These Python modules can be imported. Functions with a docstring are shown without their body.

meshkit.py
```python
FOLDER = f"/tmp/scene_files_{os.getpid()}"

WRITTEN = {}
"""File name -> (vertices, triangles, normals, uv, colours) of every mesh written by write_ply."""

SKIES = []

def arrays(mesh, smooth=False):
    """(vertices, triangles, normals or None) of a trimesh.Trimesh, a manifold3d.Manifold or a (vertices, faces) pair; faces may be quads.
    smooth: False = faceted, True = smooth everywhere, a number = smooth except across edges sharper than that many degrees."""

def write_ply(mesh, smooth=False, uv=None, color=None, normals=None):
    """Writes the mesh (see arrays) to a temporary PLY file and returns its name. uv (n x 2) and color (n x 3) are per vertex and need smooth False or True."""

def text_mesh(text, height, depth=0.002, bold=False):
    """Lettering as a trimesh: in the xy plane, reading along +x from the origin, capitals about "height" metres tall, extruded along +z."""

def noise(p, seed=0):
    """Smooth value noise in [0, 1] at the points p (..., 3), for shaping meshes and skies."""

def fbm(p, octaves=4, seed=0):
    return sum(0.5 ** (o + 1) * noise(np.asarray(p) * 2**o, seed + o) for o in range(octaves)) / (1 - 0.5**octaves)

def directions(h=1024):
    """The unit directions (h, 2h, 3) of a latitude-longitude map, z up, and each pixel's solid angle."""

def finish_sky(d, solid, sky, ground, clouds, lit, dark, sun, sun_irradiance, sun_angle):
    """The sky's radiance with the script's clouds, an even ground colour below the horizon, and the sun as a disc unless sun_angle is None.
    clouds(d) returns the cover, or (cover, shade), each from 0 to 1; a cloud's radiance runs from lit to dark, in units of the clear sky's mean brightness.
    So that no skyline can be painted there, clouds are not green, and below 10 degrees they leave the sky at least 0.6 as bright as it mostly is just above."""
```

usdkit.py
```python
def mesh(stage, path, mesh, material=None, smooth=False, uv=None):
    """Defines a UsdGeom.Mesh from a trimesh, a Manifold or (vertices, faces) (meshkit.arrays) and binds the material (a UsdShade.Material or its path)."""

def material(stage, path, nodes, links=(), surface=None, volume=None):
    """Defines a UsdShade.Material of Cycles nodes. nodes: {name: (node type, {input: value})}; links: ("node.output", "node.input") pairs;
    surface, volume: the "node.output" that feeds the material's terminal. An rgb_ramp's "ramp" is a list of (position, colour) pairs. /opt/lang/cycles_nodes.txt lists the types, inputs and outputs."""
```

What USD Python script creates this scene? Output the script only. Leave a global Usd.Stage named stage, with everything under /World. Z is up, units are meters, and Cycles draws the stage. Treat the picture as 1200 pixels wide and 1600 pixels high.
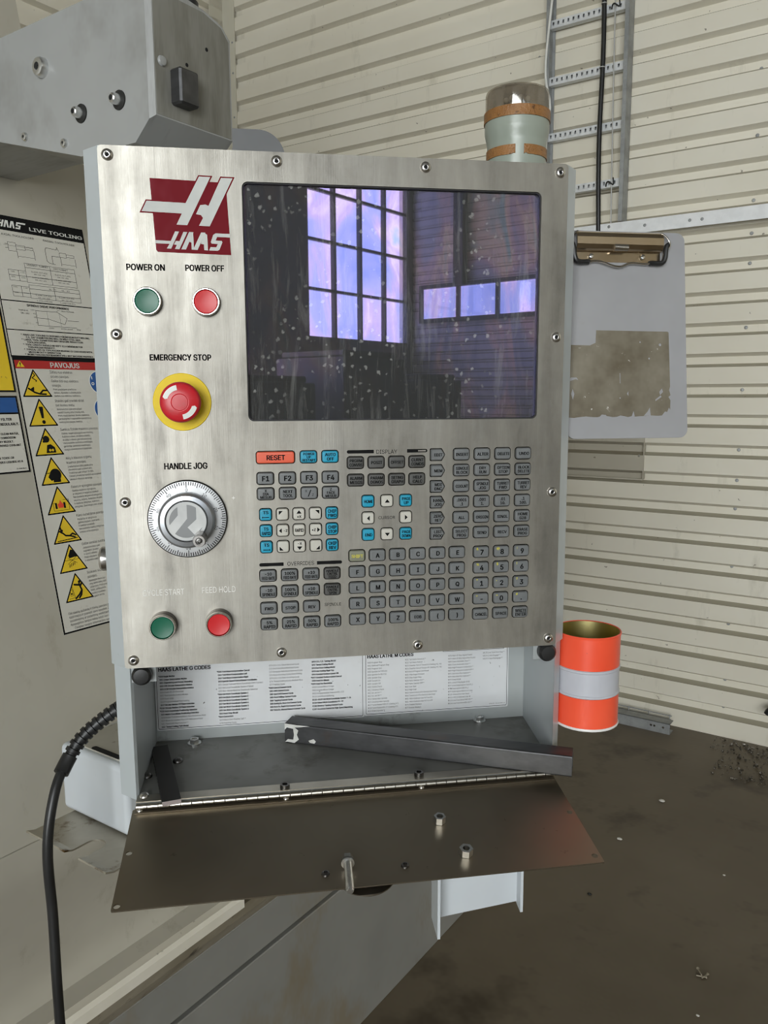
import math, random, sys
import numpy as np, trimesh
sys.path.insert(0, '/opt/lang')
import usdkit, meshkit
from shapely.geometry import Polygon, Point, box as sbox, LineString
from shapely import affinity
from shapely.ops import unary_union
from pxr import Usd, UsdGeom, UsdLux, UsdShade, Gf, Sdf

random.seed(7)
rng = np.random.default_rng(7)
stage = Usd.Stage.CreateInMemory()
UsdGeom.SetStageUpAxis(stage, UsdGeom.Tokens.z)
UsdGeom.SetStageMetersPerUnit(stage, 1.0)
UsdGeom.Xform.Define(stage, '/World')
UsdGeom.Scope.Define(stage, '/World/Looks')

# ------------------------------------------------------------------ camera
CAM_Z = 1.55
cam = UsdGeom.Camera.Define(stage, '/World/camera')
cam.CreateHorizontalApertureAttr(36.0)
cam.CreateFocalLengthAttr(36.0 * 1254.5 / 1200)
cam.CreateClippingRangeAttr(Gf.Vec2f(0.05, 200))
pt, rl = math.radians(8.385), math.radians(-0.271)
fw = np.array([0, math.cos(pt), -math.sin(pt)]); up0 = np.array([0, math.sin(pt), math.cos(pt)]); rt0 = np.array([1., 0, 0])
rt = math.cos(rl) * rt0 + math.sin(rl) * up0; up = -math.sin(rl) * rt0 + math.cos(rl) * up0
cam.AddTransformOp().Set(Gf.Matrix4d(*rt, 0, *up, 0, *(-fw), 0, 0, 0, CAM_Z, 1))
cam.CreateExposureAttr(0.0)

# ------------------------------------------------------------------ frames
YW = -34.726                      # building frame: x = s (along the right wall), y = l (towards that wall)
YP = 9.03                         # panel frame: x right, y into the panel, z up, origin at the plate's top left corner
P_TL = np.array([-.27665, .82244, CAM_Z + .24004])
def rotz(d):
    a = math.radians(d); return np.array([[math.cos(a), -math.sin(a), 0], [math.sin(a), math.cos(a), 0], [0, 0, 1]])
FR = {'B': (np.zeros(3), YW), 'P': (P_TL, YP)}

# ------------------------------------------------------------------ daylight
dome = UsdLux.DomeLight.Define(stage, '/World/sky')
dome.CreateIntensityAttr(1.1); dome.CreateColorAttr(Gf.Vec3f(.80, .88, 1.0))
def window_light(name, cs, cl, cz, w, h, rot, inten, col=(.93, .97, 1.0)):
    L = UsdLux.RectLight.Define(stage, '/World/' + name)
    L.CreateWidthAttr(w); L.CreateHeightAttr(h); L.CreateIntensityAttr(inten); L.CreateColorAttr(Gf.Vec3f(*col))
    p = rotz(YW) @ np.array([cs, cl, cz])
    L.AddTranslateOp().Set(Gf.Vec3d(*p)); L.AddRotateZOp().Set(YW + rot); L.AddRotateXOp().Set(90)
    return L
window_light('daylight_window_1', 3.75, -7.13, 2.5, 5.9, 4.6, 0, 15.5, (1.0, .955, .885))
window_light('daylight_window_2', 9.13, -7.13, 3.83, 2.7, 3.0, 0, 2.0, (1.0, .98, .96))

# ------------------------------------------------------------------ materials
LOOKS = {}
def mat(name, col, rough=.5, metal=0., col2=None, vscale=6., stretch=(1, 1, 1), lo=.35, hi=.65, dirt=None, dscale=30., dlo=.62, dhi=.7, bump=0., bscale=80.,
        rough2=None, spec=.5, coat=0., trans=0., ior=1.5, detail=4., stretch2=None, dstr=(1, 1, 1), damt=1.0):
    n = {'tc': ('texture_coordinate', {}), 'mp': ('mapping', {'scale': stretch}), 'nz': ('noise_texture', {'scale': vscale, 'detail': detail, 'roughness': .6}),
         'rp': ('rgb_ramp', {'ramp': [(lo, col), (hi, col2 or col)]}),
         'p': ('principled_bsdf', {'roughness': rough, 'metallic': metal, 'specular_ior_level': spec, 'coat_weight': coat, 'coat_roughness': .1, 'transmission_weight': trans, 'ior': ior})}
    l = [('tc.object', 'mp.vector'), ('mp.vector', 'nz.vector'), ('nz.fac', 'rp.fac')]
    src = 'rp.color'
    if dirt is not None:
        n['dm'] = ('mapping', {'scale': dstr, 'location': (3.1, 1.7, .4)})
        n['dn'] = ('noise_texture', {'scale': dscale, 'detail': 5., 'roughness': .65})
        n['dr'] = ('map_range', {'from_min': dlo, 'from_max': dhi, 'to_min': 0., 'to_max': damt, 'clamp': True})
        n['mx'] = ('mix_color', {'b': dirt})
        l += [('tc.object', 'dm.vector'), ('dm.vector', 'dn.vector'), ('dn.fac', 'dr.value'), ('dr.result', 'mx.fac'), (src, 'mx.a')]
        src = 'mx.result'
    l.append((src, 'p.base_color'))
    if rough2 is not None:
        n['rr'] = ('map_range', {'from_min': lo, 'from_max': hi, 'to_min': rough, 'to_max': rough2, 'clamp': True})
        l += [('nz.fac', 'rr.value'), ('rr.result', 'p.roughness')]
    if bump:
        n['bn'] = ('noise_texture', {'scale': bscale, 'detail': 3.})
        n['bp'] = ('bump', {'strength': bump, 'distance': .002})
        l += [('tc.object', 'bn.vector'), ('bn.fac', 'bp.height'), ('bp.normal', 'p.normal')]
        if stretch2: n['bm'] = ('mapping', {'scale': stretch2}); l = [x for x in l if x != ('tc.object', 'bn.vector')] + [('tc.object', 'bm.vector'), ('bm.vector', 'bn.vector')]
    LOOKS[name] = usdkit.material(stage, '/World/Looks/' + name, n, l, surface='p.BSDF')
    return LOOKS[name]

def wall_mat(name, c1, c2, dust):
    usdkit.material(stage, '/World/Looks/' + name, {
        'g': ('geometry', {}), 'sx': ('separate_xyz', {}), 'up': ('map_range', {'from_min': .15, 'from_max': .6, 'to_min': 0., 'to_max': .85, 'clamp': True}),
        'tc': ('texture_coordinate', {}), 'n1': ('noise_texture', {'scale': 1.6, 'detail': 4.}), 'rp': ('rgb_ramp', {'ramp': [(.35, c1), (.65, c2)]}),
        'm2': ('mapping', {'scale': (9, 9, 2.2)}), 'n2': ('noise_texture', {'scale': 1., 'detail': 6., 'roughness': .65}), 'd2': ('map_range', {'from_min': .60, 'from_max': .80, 'to_min': 0., 'to_max': .45, 'clamp': True}),
        'n3': ('noise_texture', {'scale': 38., 'detail': 2.}), 'd3': ('map_range', {'from_min': .735, 'from_max': .76, 'to_min': 0., 'to_max': .7, 'clamp': True}),
        'x1': ('mix_color', {'b': dust}), 'x2': ('mix_color', {'b': dust}), 'x3': ('mix_color', {'b': (.12, .10, .07)}), 'p': ('principled_bsdf', {'roughness': .45})},
        [('g.normal', 'sx.vector'), ('sx.z', 'up.value'), ('tc.object', 'n1.vector'), ('n1.fac', 'rp.fac'), ('tc.object', 'm2.vector'), ('m2.vector', 'n2.vector'), ('n2.fac', 'd2.value'),
         ('tc.object', 'n3.vector'), ('n3.fac', 'd3.value'), ('rp.color', 'x1.a'), ('d2.result', 'x1.fac'), ('x1.result', 'x2.a'), ('up.result', 'x2.fac'), ('x2.result', 'x3.a'), ('d3.result', 'x3.fac'), ('x3.result', 'p.base_color')], surface='p.BSDF')
wall_mat('wall_sheet', (.72, .675, .565), (.77, .73, .625), (.30, .275, .20))
wall_mat('wall_sheet_dark', (.42, .385, .31), (.46, .425, .35), (.22, .19, .13))
wall_mat('wall_sheet_far', (.70, .64, .52), (.75, .69, .57), (.12, .10, .08))
mat('flashing', (.60, .57, .47), .5)
mat('concrete', (.105, .082, .052), .50, col2=(.175, .143, .098), vscale=1.1, lo=.3, hi=.7, dirt=(.045, .032, .018), dscale=2.3, dlo=.54, dhi=.66, damt=.8, bump=.25, bscale=60, detail=8)
mat('ceiling_metal', (.16, .155, .145), .6)
mat('brick_plaster', (.16, .15, .14), .8, col2=(.22, .21, .19), vscale=2)
mat('galvanised', (.66, .68, .69), .45, .35, col2=(.80, .81, .82), vscale=25, rough2=.5)
mat('galvanised_bright', (.80, .81, .82), .42, .1, col2=(.88, .89, .90), vscale=22)
mat('galvanised_dull', (.30, .31, .31), .55, .6, col2=(.40, .41, .41), vscale=20)
mat('frame_steel', (.045, .045, .05), .5)
mat('black_rubber', (.012, .012, .012), .38, col2=(.02, .02, .02), vscale=20)
mat('black_matte', (.012, .012, .011), .6)
mat('hole_black', (.004, .004, .004), .9)
mat('white_cable', (.72, .72, .68), .45)
mat('wire_grey', (.45, .45, .43), .5, .3)
mat('machine_cream', (.40, .375, .315), .40, col2=(.45, .425, .36), vscale=4, dirt=(.27, .235, .17), dscale=14, dlo=.60, dhi=.78, damt=.6, dstr=(1.3, 1.3, .7))
mat('machine_lip', (.72, .68, .58), .4, col2=(.76, .72, .63), vscale=8, dirt=(.2, .17, .12), dscale=30, dlo=.66, dhi=.75)
mat('machine_brown', (.25, .215, .15), .55, col2=(.34, .30, .23), vscale=9, dirt=(.07, .055, .035), dscale=25, dlo=.60, dhi=.7)
mat('kick_grey', (.235, .232, .215), .45, col2=(.285, .28, .258), vscale=3, dirt=(.22, .18, .12), dscale=5, dlo=.54, dhi=.68, damt=.75, dstr=(1, 1, .6))
mat('arm_grey', (.30, .305, .30), .36, col2=(.34, .343, .335), vscale=4, dirt=(.15, .143, .12), dscale=9, dlo=.52, dhi=.74, damt=.7, dstr=(.6, 3.5, .5))
mat('arm_oily_shaded', (.20, .195, .17), .36, col2=(.25, .245, .22), vscale=3, dirt=(.10, .092, .068), dscale=6, dlo=.48, dhi=.70, damt=.8, dstr=(1, 4, .7))  # darker copy of the arm grey: oil stains plus shade painted into the colour
mat('bracket_grey', (.115, .116, .118), .6, col2=(.14, .141, .143), vscale=8)
mat('casing', (.43, .465, .475), .28, col2=(.47, .50, .51), vscale=6, dirt=(.16, .16, .15), dscale=90, dlo=.72, dhi=.76)
mat('casing_white', (.52, .55, .58), .35, col2=(.56, .59, .61), vscale=5, dirt=(.30, .29, .26), dscale=35, dlo=.66, dhi=.76)
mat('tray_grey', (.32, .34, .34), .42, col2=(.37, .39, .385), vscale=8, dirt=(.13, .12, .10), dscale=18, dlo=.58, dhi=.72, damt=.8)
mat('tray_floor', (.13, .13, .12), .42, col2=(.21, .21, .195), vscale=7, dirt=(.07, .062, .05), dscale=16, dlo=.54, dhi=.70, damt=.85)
mat('box_top', (.47, .45, .39), .5, col2=(.40, .38, .32), vscale=14, dirt=(.20, .17, .12), dscale=40, dlo=.6, dhi=.72)
mat('steel', (.62, .60, .57), .22, 1., col2=(.72, .70, .67), vscale=30)
mat('steel_dark', (.16, .155, .15), .35, 1.)
mat('grip_steel', (.30, .285, .27), .28, 1., col2=(.40, .385, .37), vscale=40)
mat('chrome', (.78, .76, .72), .13, 1.)
mat('button_side_shaded', (.13, .115, .10), .30, 1., col2=(.20, .18, .16), vscale=40)  # chrome side coloured dark: the dark reflection is painted in
mat('zinc', (.70, .71, .70), .30, 1., col2=(.8, .8, .8), vscale=60)
mat('plate_fold', (.25, .21, .158), .40, 1., col2=(.30, .26, .20), vscale=5, rough2=.48, dirt=(.16, .13, .09), dscale=60, dlo=.66, dhi=.72, damt=.6)
mat('hinge_steel', (.46, .43, .37), .33, 1.)
mat('black_bar', (.020, .019, .018), .42, .2, col2=(.03, .028, .026), vscale=20)
mat('bar_end', (.42, .36, .35), .5, .6)
mat('mill_steel', (.060, .060, .062), .40, .7, col2=(.095, .095, .097), vscale=9, stretch=(1, 6, 6), dirt=(.10, .06, .04), dscale=22, dlo=.62, dhi=.75, damt=.6)
mat('torn_paint', (.70, .70, .67), .55, col2=(.55, .54, .50), vscale=60)
mat('sticker_white', (.60, .58, .52), .45, col2=(.64, .62, .56), vscale=8, dirt=(.34, .31, .25), dscale=60, dlo=.64, dhi=.74, damt=.6)
mat('code_paper', (.60, .605, .615), .38, col2=(.66, .665, .67), vscale=8, dirt=(.05, .045, .04), dscale=150, dlo=.665, dhi=.70)
mat('print_black', (.010, .010, .010), .8, spec=.1)
mat('print_faded', (.80, .79, .76), .6, col2=(.70, .68, .64), vscale=120)
mat('print_grey', (.10, .097, .093), .8, spec=.1)
mat('print_white', (.75, .75, .72), .5)
mat('print_yellow', (.68, .62, .06), .5)
mat('sign_yellow', (.73, .50, .012), .4, col2=(.78, .55, .02), vscale=20, dirt=(.35, .22, .03), dscale=70, dlo=.66, dhi=.72)
mat('sign_red', (.42, .012, .012), .4)
mat('sign_blue', (.010, .085, .30), .4)
mat('fire_red', (.75, .06, .02), .5)
mat('logo_red', (.155, .005, .011), .6, spec=.12, col2=(.26, .05, .07), vscale=9, stretch=(1, 1, .5), lo=.5, hi=.75, dirt=(.45, .32, .32), dscale=130, dlo=.70, dhi=.78, damt=.5)
mat('logo_white', (.52, .53, .51), .5, spec=.2, col2=(.58, .58, .55), vscale=40)
mat('estop_yellow', (.78, .56, .004), .40, spec=.25, dirt=(.10, .08, .02), dscale=70, dlo=.70, dhi=.73)
mat('estop_red', (.55, .012, .022), .33, spec=.5, dirt=(.40, .06, .06), dscale=80, dlo=.6, dhi=.75, damt=.5)
mat('button_green', (.004, .115, .062), .35)
mat('button_red', (.60, .018, .022), .35)
mat('key_grey', (.135, .142, .144), .38, col2=(.16, .166, .168), vscale=90, dirt=(.12, .115, .10), dscale=180, dlo=.64, dhi=.72, damt=.5)
mat('key_dark', (.065, .064, .060), .40, col2=(.082, .08, .076), vscale=90)
mat('key_olive', (.20, .205, .15), .36)
mat('key_orange', (.74, .105, .045), .34)
mat('key_cyan', (.008, .30, .46), .34)
mat('key_white', (.50, .48, .42), .38, col2=(.54, .52, .465), vscale=60)
mat('membrane', (.010, .009, .007), .8, spec=.1)
mat('dial_face', (.42, .425, .43), .34, .6, col2=(.56, .565, .57), vscale=14)
mat('dial_knob', (.26, .27, .285), .30, .75, col2=(.38, .39, .41), vscale=9)
mat('dial_decal', (.40, .40, .395), .4, .2, col2=(.50, .50, .49), vscale=30)
mat('dial_mark', (.20, .203, .205), .4, .2)
mat('beacon_body', (.27, .30, .255), .28, col2=(.31, .34, .29), vscale=9)
mat('rust_tape', (.24, .105, .028), .45, col2=(.31, .145, .045), vscale=60, dirt=(.10, .04, .012), dscale=150, dlo=.58, dhi=.68, bump=.6, bscale=500)
mat('can_orange', (.86, .085, .035), .33, col2=(.90, .11, .05), vscale=8, dirt=(.55, .06, .03), dscale=90, dlo=.70, dhi=.74)
mat('can_white', (.47, .475, .52), .38, col2=(.53, .535, .57), vscale=12, dirt=(.12, .13, .14), dscale=70, dlo=.70, dhi=.73)
mat('can_gold', (.72, .60, .20), .36, 1., col2=(.85, .76, .38), vscale=14, stretch=(1, 1, .1))
mat('rim_white', (.78, .76, .74), .35)
mat('clip_board', (.285, .283, .292), .36, col2=(.325, .323, .332), vscale=7, dirt=(.30, .29, .27), dscale=28, dlo=.64, dhi=.74, damt=.6)
mat('board_residue', (.105, .084, .052), .5, col2=(.215, .192, .145), vscale=16, dirt=(.52, .50, .46), dscale=130, dlo=.67, dhi=.71)
mat('clip_metal', (.46, .36, .24), .24, 1., col2=(.58, .48, .35), vscale=10)
mat('hook_steel', (.42, .385, .31), .40, .75, col2=(.52, .48, .40), vscale=14, dirt=(.13, .075, .03), dscale=26, dlo=.55, dhi=.68)
mat('concrete_crumb', (.62, .60, .55), .7)
mat('metal_chip', (.06, .05, .035), .45, .4, col2=(.50, .46, .40), vscale=90, lo=.5, hi=.72)
mat('lathe_rear', (.018, .018, .019), .7, col2=(.03, .03, .03), vscale=4)
mat('copper', (.5, .25, .12), .35, .8)
mat('led_white', (.75, .72, .62), .25)

# brushed stainless front plate with vertical water stains, cloudy smears and swirled scratches
usdkit.material(stage, '/World/Looks/stainless', {
    'tc': ('texture_coordinate', {}),
    'm1': ('mapping', {'scale': (34, 1, 4.2)}), 'n1': ('noise_texture', {'scale': 1., 'detail': 6., 'roughness': .62, 'distortion': .3}),
    'm2': ('mapping', {'scale': (7, 1, 6)}), 'n2': ('noise_texture', {'scale': 1., 'detail': 9., 'roughness': .7}),
    'm3': ('mapping', {'scale': (130, 1, 260), 'rotation': (0, math.radians(48), 0)}), 'n3': ('noise_texture', {'scale': 1., 'detail': 3.}),
    'm4': ('mapping', {'scale': (900, 1, 8)}), 'n4': ('noise_texture', {'scale': 1., 'detail': 2.}),
    'a': ('math', {'math_type': 'multiply_add', 'value2': .5}), 'a2': ('math', {'math_type': 'multiply', 'value2': .5}),
    'r': ('rgb_ramp', {'ramp': [(.36, (.17, .16, .145)), (.46, (.295, .28, .25)), (.56, (.375, .357, .32)), (.66, (.47, .45, .415))]}),
    'rr': ('map_range', {'from_min': .35, 'from_max': .65, 'to_min': .50, 'to_max': .38, 'clamp': True}),
    'b': ('bump', {'strength': .06, 'distance': .001}),
    'tg': ('combine_xyz', {'x': 0., 'y': 0., 'z': 1.}), 'p': ('principled_bsdf', {'metallic': 1.0, 'roughness': .42, 'anisotropic': .60}),
    'df': ('diffuse_bsdf', {'color': (.42, .392, .335)}), 'dm': ('mapping', {'scale': (11, 1, 4)}), 'dn': ('noise_texture', {'scale': 1., 'detail': 7., 'roughness': .68, 'distortion': .4}),
    'dr': ('map_range', {'from_min': .35, 'from_max': .70, 'to_min': .06, 'to_max': .46, 'clamp': True}), 'mx': ('mix_closure', {})},
    [('tc.object', 'm1.vector'), ('m1.vector', 'n1.vector'), ('tc.object', 'm2.vector'), ('m2.vector', 'n2.vector'), ('tc.object', 'm4.vector'), ('m4.vector', 'n4.vector'),
     ('tc.object', 'm3.vector'), ('m3.vector', 'n3.vector'),
     ('n2.fac', 'a2.value1'), ('n1.fac', 'a.value1'), ('a2.value', 'a.value3'), ('a.value', 'r.fac'), ('r.color', 'p.base_color'), ('a.value', 'rr.value'), ('rr.result', 'p.roughness'),
     ('n4.fac', 'b.height'), ('b.normal', 'p.normal'), ('tg.vector', 'p.tangent'),
     ('tc.object', 'dm.vector'), ('dm.vector', 'dn.vector'), ('dn.fac', 'dr.value'), ('dr.result', 'mx.fac'), ('p.BSDF', 'mx.closure1'), ('df.BSDF', 'mx.closure2')], surface='mx.closure')
# dusty screen glass: dark and mirror-like, an oily violet-blue film, dried drops and runs
usdkit.material(stage, '/World/Looks/screen_glass', {
    'tc': ('texture_coordinate', {}),
    'm1': ('mapping', {'scale': (26, 1, 9)}), 'n1': ('noise_texture', {'scale': 1., 'detail': 4., 'distortion': 1.2}),
    'film': ('rgb_ramp', {'ramp': [(.30, (.34, .36, .95)), (.45, (.50, .46, 1.0)), (.55, (.72, .50, .95)), (.62, (.95, .70, .95)), (.72, (.50, .62, 1.0))]}),
    'm2': ('mapping', {'scale': (115, 1, 105)}), 'v': ('voronoi_texture', {'scale': 1., 'randomness': 1.}), 'wn': ('noise_texture', {'scale': 2.2, 'detail': 2.}), 'wa': ('mix', {'mix_type': 'add', 'fac': .55}),
    'dr': ('map_range', {'from_min': .15, 'from_max': .27, 'to_min': 1., 'to_max': 0., 'clamp': True}),
    'm3': ('mapping', {'scale': (9, 1, 7)}), 'n3': ('noise_texture', {'scale': 1., 'detail': 3.}), 'dz': ('map_range', {'from_min': .44, 'from_max': .56, 'to_min': 0., 'to_max': 1., 'clamp': True}),
    'dd': ('math', {'math_type': 'multiply'}),
    'm4': ('mapping', {'scale': (70, 1, 7)}), 'n4': ('noise_texture', {'scale': 1., 'detail': 7., 'roughness': .7, 'distortion': .6}), 'rn': ('map_range', {'from_min': .52, 'from_max': .74, 'to_min': 0., 'to_max': .55, 'clamp': True}),
    'mxm': ('math', {'math_type': 'maximum'}),
    'df': ('diffuse_bsdf', {'color': (.25, .25, .24)}), 'dk': ('diffuse_bsdf', {'color': (.050, .051, .049)}),
    'gl': ('glossy_bsdf', {'roughness': .012}), 'fm': ('math', {'math_type': 'multiply_add', 'value2': .9, 'value3': .22}), 'fr': ('fresnel', {'IOR': 1.45}),
    'x1': ('mix_closure', {}), 'x2': ('mix_closure', {})},
    [('tc.object', 'm1.vector'), ('m1.vector', 'n1.vector'), ('n1.fac', 'film.fac'), ('film.color', 'gl.color'),
     ('tc.object', 'm2.vector'), ('m2.vector', 'wn.vector'), ('m2.vector', 'wa.color1'), ('wn.color', 'wa.color2'), ('wa.color', 'v.vector'), ('v.distance', 'dr.value'), ('tc.object', 'm3.vector'), ('m3.vector', 'n3.vector'), ('n3.fac', 'dz.value'), ('dr.result', 'dd.value1'), ('dz.result', 'dd.value2'),
     ('tc.object', 'm4.vector'), ('m4.vector', 'n4.vector'), ('n4.fac', 'rn.value'), ('rn.result', 'mxm.value1'), ('dd.value', 'mxm.value2'),
     ('mxm.value', 'x1.fac'), ('dk.BSDF', 'x1.closure1'), ('df.BSDF', 'x1.closure2'), ('fr.fac', 'fm.value1'), ('fm.value', 'x2.fac'), ('x1.closure', 'x2.closure1'), ('gl.BSDF', 'x2.closure2')], surface='x2.closure')
usdkit.material(stage, '/World/Looks/window_glass', {
    'tr': ('transparent_bsdf', {'color': (.90, .93, .95)}), 'gl': ('glossy_bsdf', {'roughness': .02, 'color': (1, 1, 1)}), 'x': ('mix_closure', {'fac': .06})},
    [('tr.BSDF', 'x.closure1'), ('gl.BSDF', 'x.closure2')], surface='x.closure')
usdkit.material(stage, '/World/Looks/smoke_lens', {
    'tr': ('transparent_bsdf', {'color': (.80, .77, .73)}), 'gl': ('glossy_bsdf', {'roughness': .08, 'color': (.95, .93, .9)}), 'df': ('diffuse_bsdf', {'color': (.20, .185, .165)}),
    'x0': ('mix_closure', {'fac': .14}), 'x': ('mix_closure', {'fac': .10})},
    [('tr.BSDF', 'x0.closure1'), ('df.BSDF', 'x0.closure2'), ('x0.closure', 'x.closure1'), ('gl.BSDF', 'x.closure2')], surface='x.closure')

# ------------------------------------------------------------------ scene helpers
used = {}
def numbered(parent, name):
    k = (parent, name); used[k] = used.get(k, -1) + 1
    return f'{parent}/{name}' + (f'_{used[k]:03d}' if used[k] else '')
class T: pass
def thing(name, label, cat=None, frame='P', base=(0, 0, 0), group=None, kind=None):
    t = T(); t.path = numbered('/World', name); t.frame = frame; t.base = np.array(base, float)
    x = UsdGeom.Xform.Define(stage, t.path)
    o, a = FR[frame]
    x.AddTranslateOp().Set(Gf.Vec3d(*(o + rotz(a) @ t.base))); x.AddRotateZOp().Set(a)
    d = x.GetPrim()
    for k, v in (('label', label), ('category', cat), ('group', group), ('kind', kind)):
        if v: d.SetCustomDataByKey(k, v)
    return t
def part(t, name, m, look, smooth=35, label=None, kind=None):
    """m in the thing's frame; a part of a thing or (given a part) a sub-part"""
    p = T(); p.frame = t.frame; p.base = t.base
    p.path = numbered(t.path, name)
    v, f, n = meshkit.arrays(m, smooth)
    v = v - t.base
    me = usdkit.mesh(stage, p.path, (v, f), None)
    if n is not None:
        me.CreateNormalsAttr([Gf.Vec3f(*map(float, q)) for q in n]) if False else me.CreateNormalsAttr(__import__('pxr').Vt.Vec3fArray.FromNumpy(n.astype(np.float32)))
        me.SetNormalsInterpolation('vertex')
    UsdShade.MaterialBindingAPI.Apply(me.GetPrim()).Bind(UsdShade.Material.Get(stage, '/World/Looks/' + look))
    if label: me.GetPrim().SetCustomDataByKey('label', label)
    if kind: me.GetPrim().SetCustomDataByKey('kind', kind)
    return p

# ------------------------------------------------------------------ mesh helpers
cat = trimesh.util.concatenate
def box(x0, x1, y0, y1, z0, z1, bev=0.):
    if bev <= 0:
        m = trimesh.creation.box((x1 - x0, y1 - y0, z1 - z0)); m.apply_translation(((x0 + x1) / 2, (y0 + y1) / 2, (z0 + z1) / 2)); return m
    pts = []
    for k in range(3):
        for a in (0, 1):
            for b in (0, 1):
                for c in (0, 1):
                    p = [(x0 + bev, x1 - bev)[a], (y0 + bev, y1 - bev)[b], (z0 + bev, z1 - bev)[c]]
                    p[k] = ((x0, x1), (y0, y1), (z0, z1))[k][(a, b, c)[k]]
                    pts.append(p)
    return trimesh.convex.convex_hull(np.array(pts))
def align(d):
    d = np.asarray(d, float); d = d / np.linalg.norm(d)
    a = np.cross(d, [0, 0, 1.] if abs(d[2]) < .9 else [1., 0, 0]); a /= np.linalg.norm(a)
    return np.stack([a, np.cross(d, a), d], 1)
def lathe(profile, p=(0, 0, 0), d=(0, 0, 1), n=32):
    """profile [(r, h)] revolved about the axis d through p"""
    pr = np.array(profile, float); ang = np.arange(n) * 2 * np.pi / n
    v = np.stack([pr[:, None, 0] * np.cos(ang), pr[:, None, 0] * np.sin(ang), np.repeat(pr[:, None, 1], n, 1)], -1)
    k = len(pr); f = []
    for i in range(k - 1):
        for j in range(n):
            a, b = i * n + j, i * n + (j + 1) % n
            f += [[a, b, b + n], [a, b + n, a + n]]
    m = trimesh.Trimesh(v.reshape(-1, 3) @ align(d).T + np.asarray(p, float), f, process=False)
    m.merge_vertices(); m.update_faces(m.nondegenerate_faces()); m.fix_normals(); return m
def cyl(p0, p1, r, n=20, r1=None):
    p0, p1 = np.asarray(p0, float), np.asarray(p1, float); h = np.linalg.norm(p1 - p0)
    return lathe([(0, 0), (r, 0), (r1 or r, h), (0, h)], p0, p1 - p0, n)
def tube(pts, r, n=12):
    p = np.asarray(pts, float); t = np.gradient(p, axis=0); t /= np.linalg.norm(t, axis=1, keepdims=True)
    a = np.zeros_like(t); ref = np.cross(t[0], [0, 0, 1.] if abs(t[0][2]) < .9 else [1., 0, 0])
    for i in range(len(p)):
        ref = ref - (ref @ t[i]) * t[i]; ref /= np.linalg.norm(ref); a[i] = ref
    b = np.cross(t, a); ang = np.arange(n) * 2 * np.pi / n; r = np.broadcast_to(r, (len(p),))
    v = p[:, None] + r[:, None, None] * (np.cos(ang)[None, :, None] * a[:, None] + np.sin(ang)[None, :, None] * b[:, None])
    f = []
    for i in range(len(p) - 1):
        for j in range(n):
            q, w = i * n + j, i * n + (j + 1) % n; f += [[q, w, w + n], [q, w + n, q + n]]
    v = np.vstack([v.reshape(-1, 3), p[:1], p[-1:]]); L = len(p) * n
    for j in range(n):
        f += [[L, (j + 1) % n, j], [L + 1, (len(p) - 1) * n + j, (len(p) - 1) * n + (j + 1) % n]]
    m = trimesh.Trimesh(v, f, process=False); m.fix_normals(); return m
def spline(pts, n):
    from scipy.interpolate import CubicSpline
    p = np.asarray(pts, float); s = np.r_[0, np.cumsum(np.linalg.norm(np.diff(p, axis=0), axis=1))]
    return CubicSpline(s, p)(np.linspace(0, s[-1], n))
def ext(poly, depth):
    g = [q for q in getattr(poly, 'geoms', [poly]) if q.area > 1e-12]
    return cat([trimesh.creation.extrude_polygon(q, depth, engine='earcut') for q in g])
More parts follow.
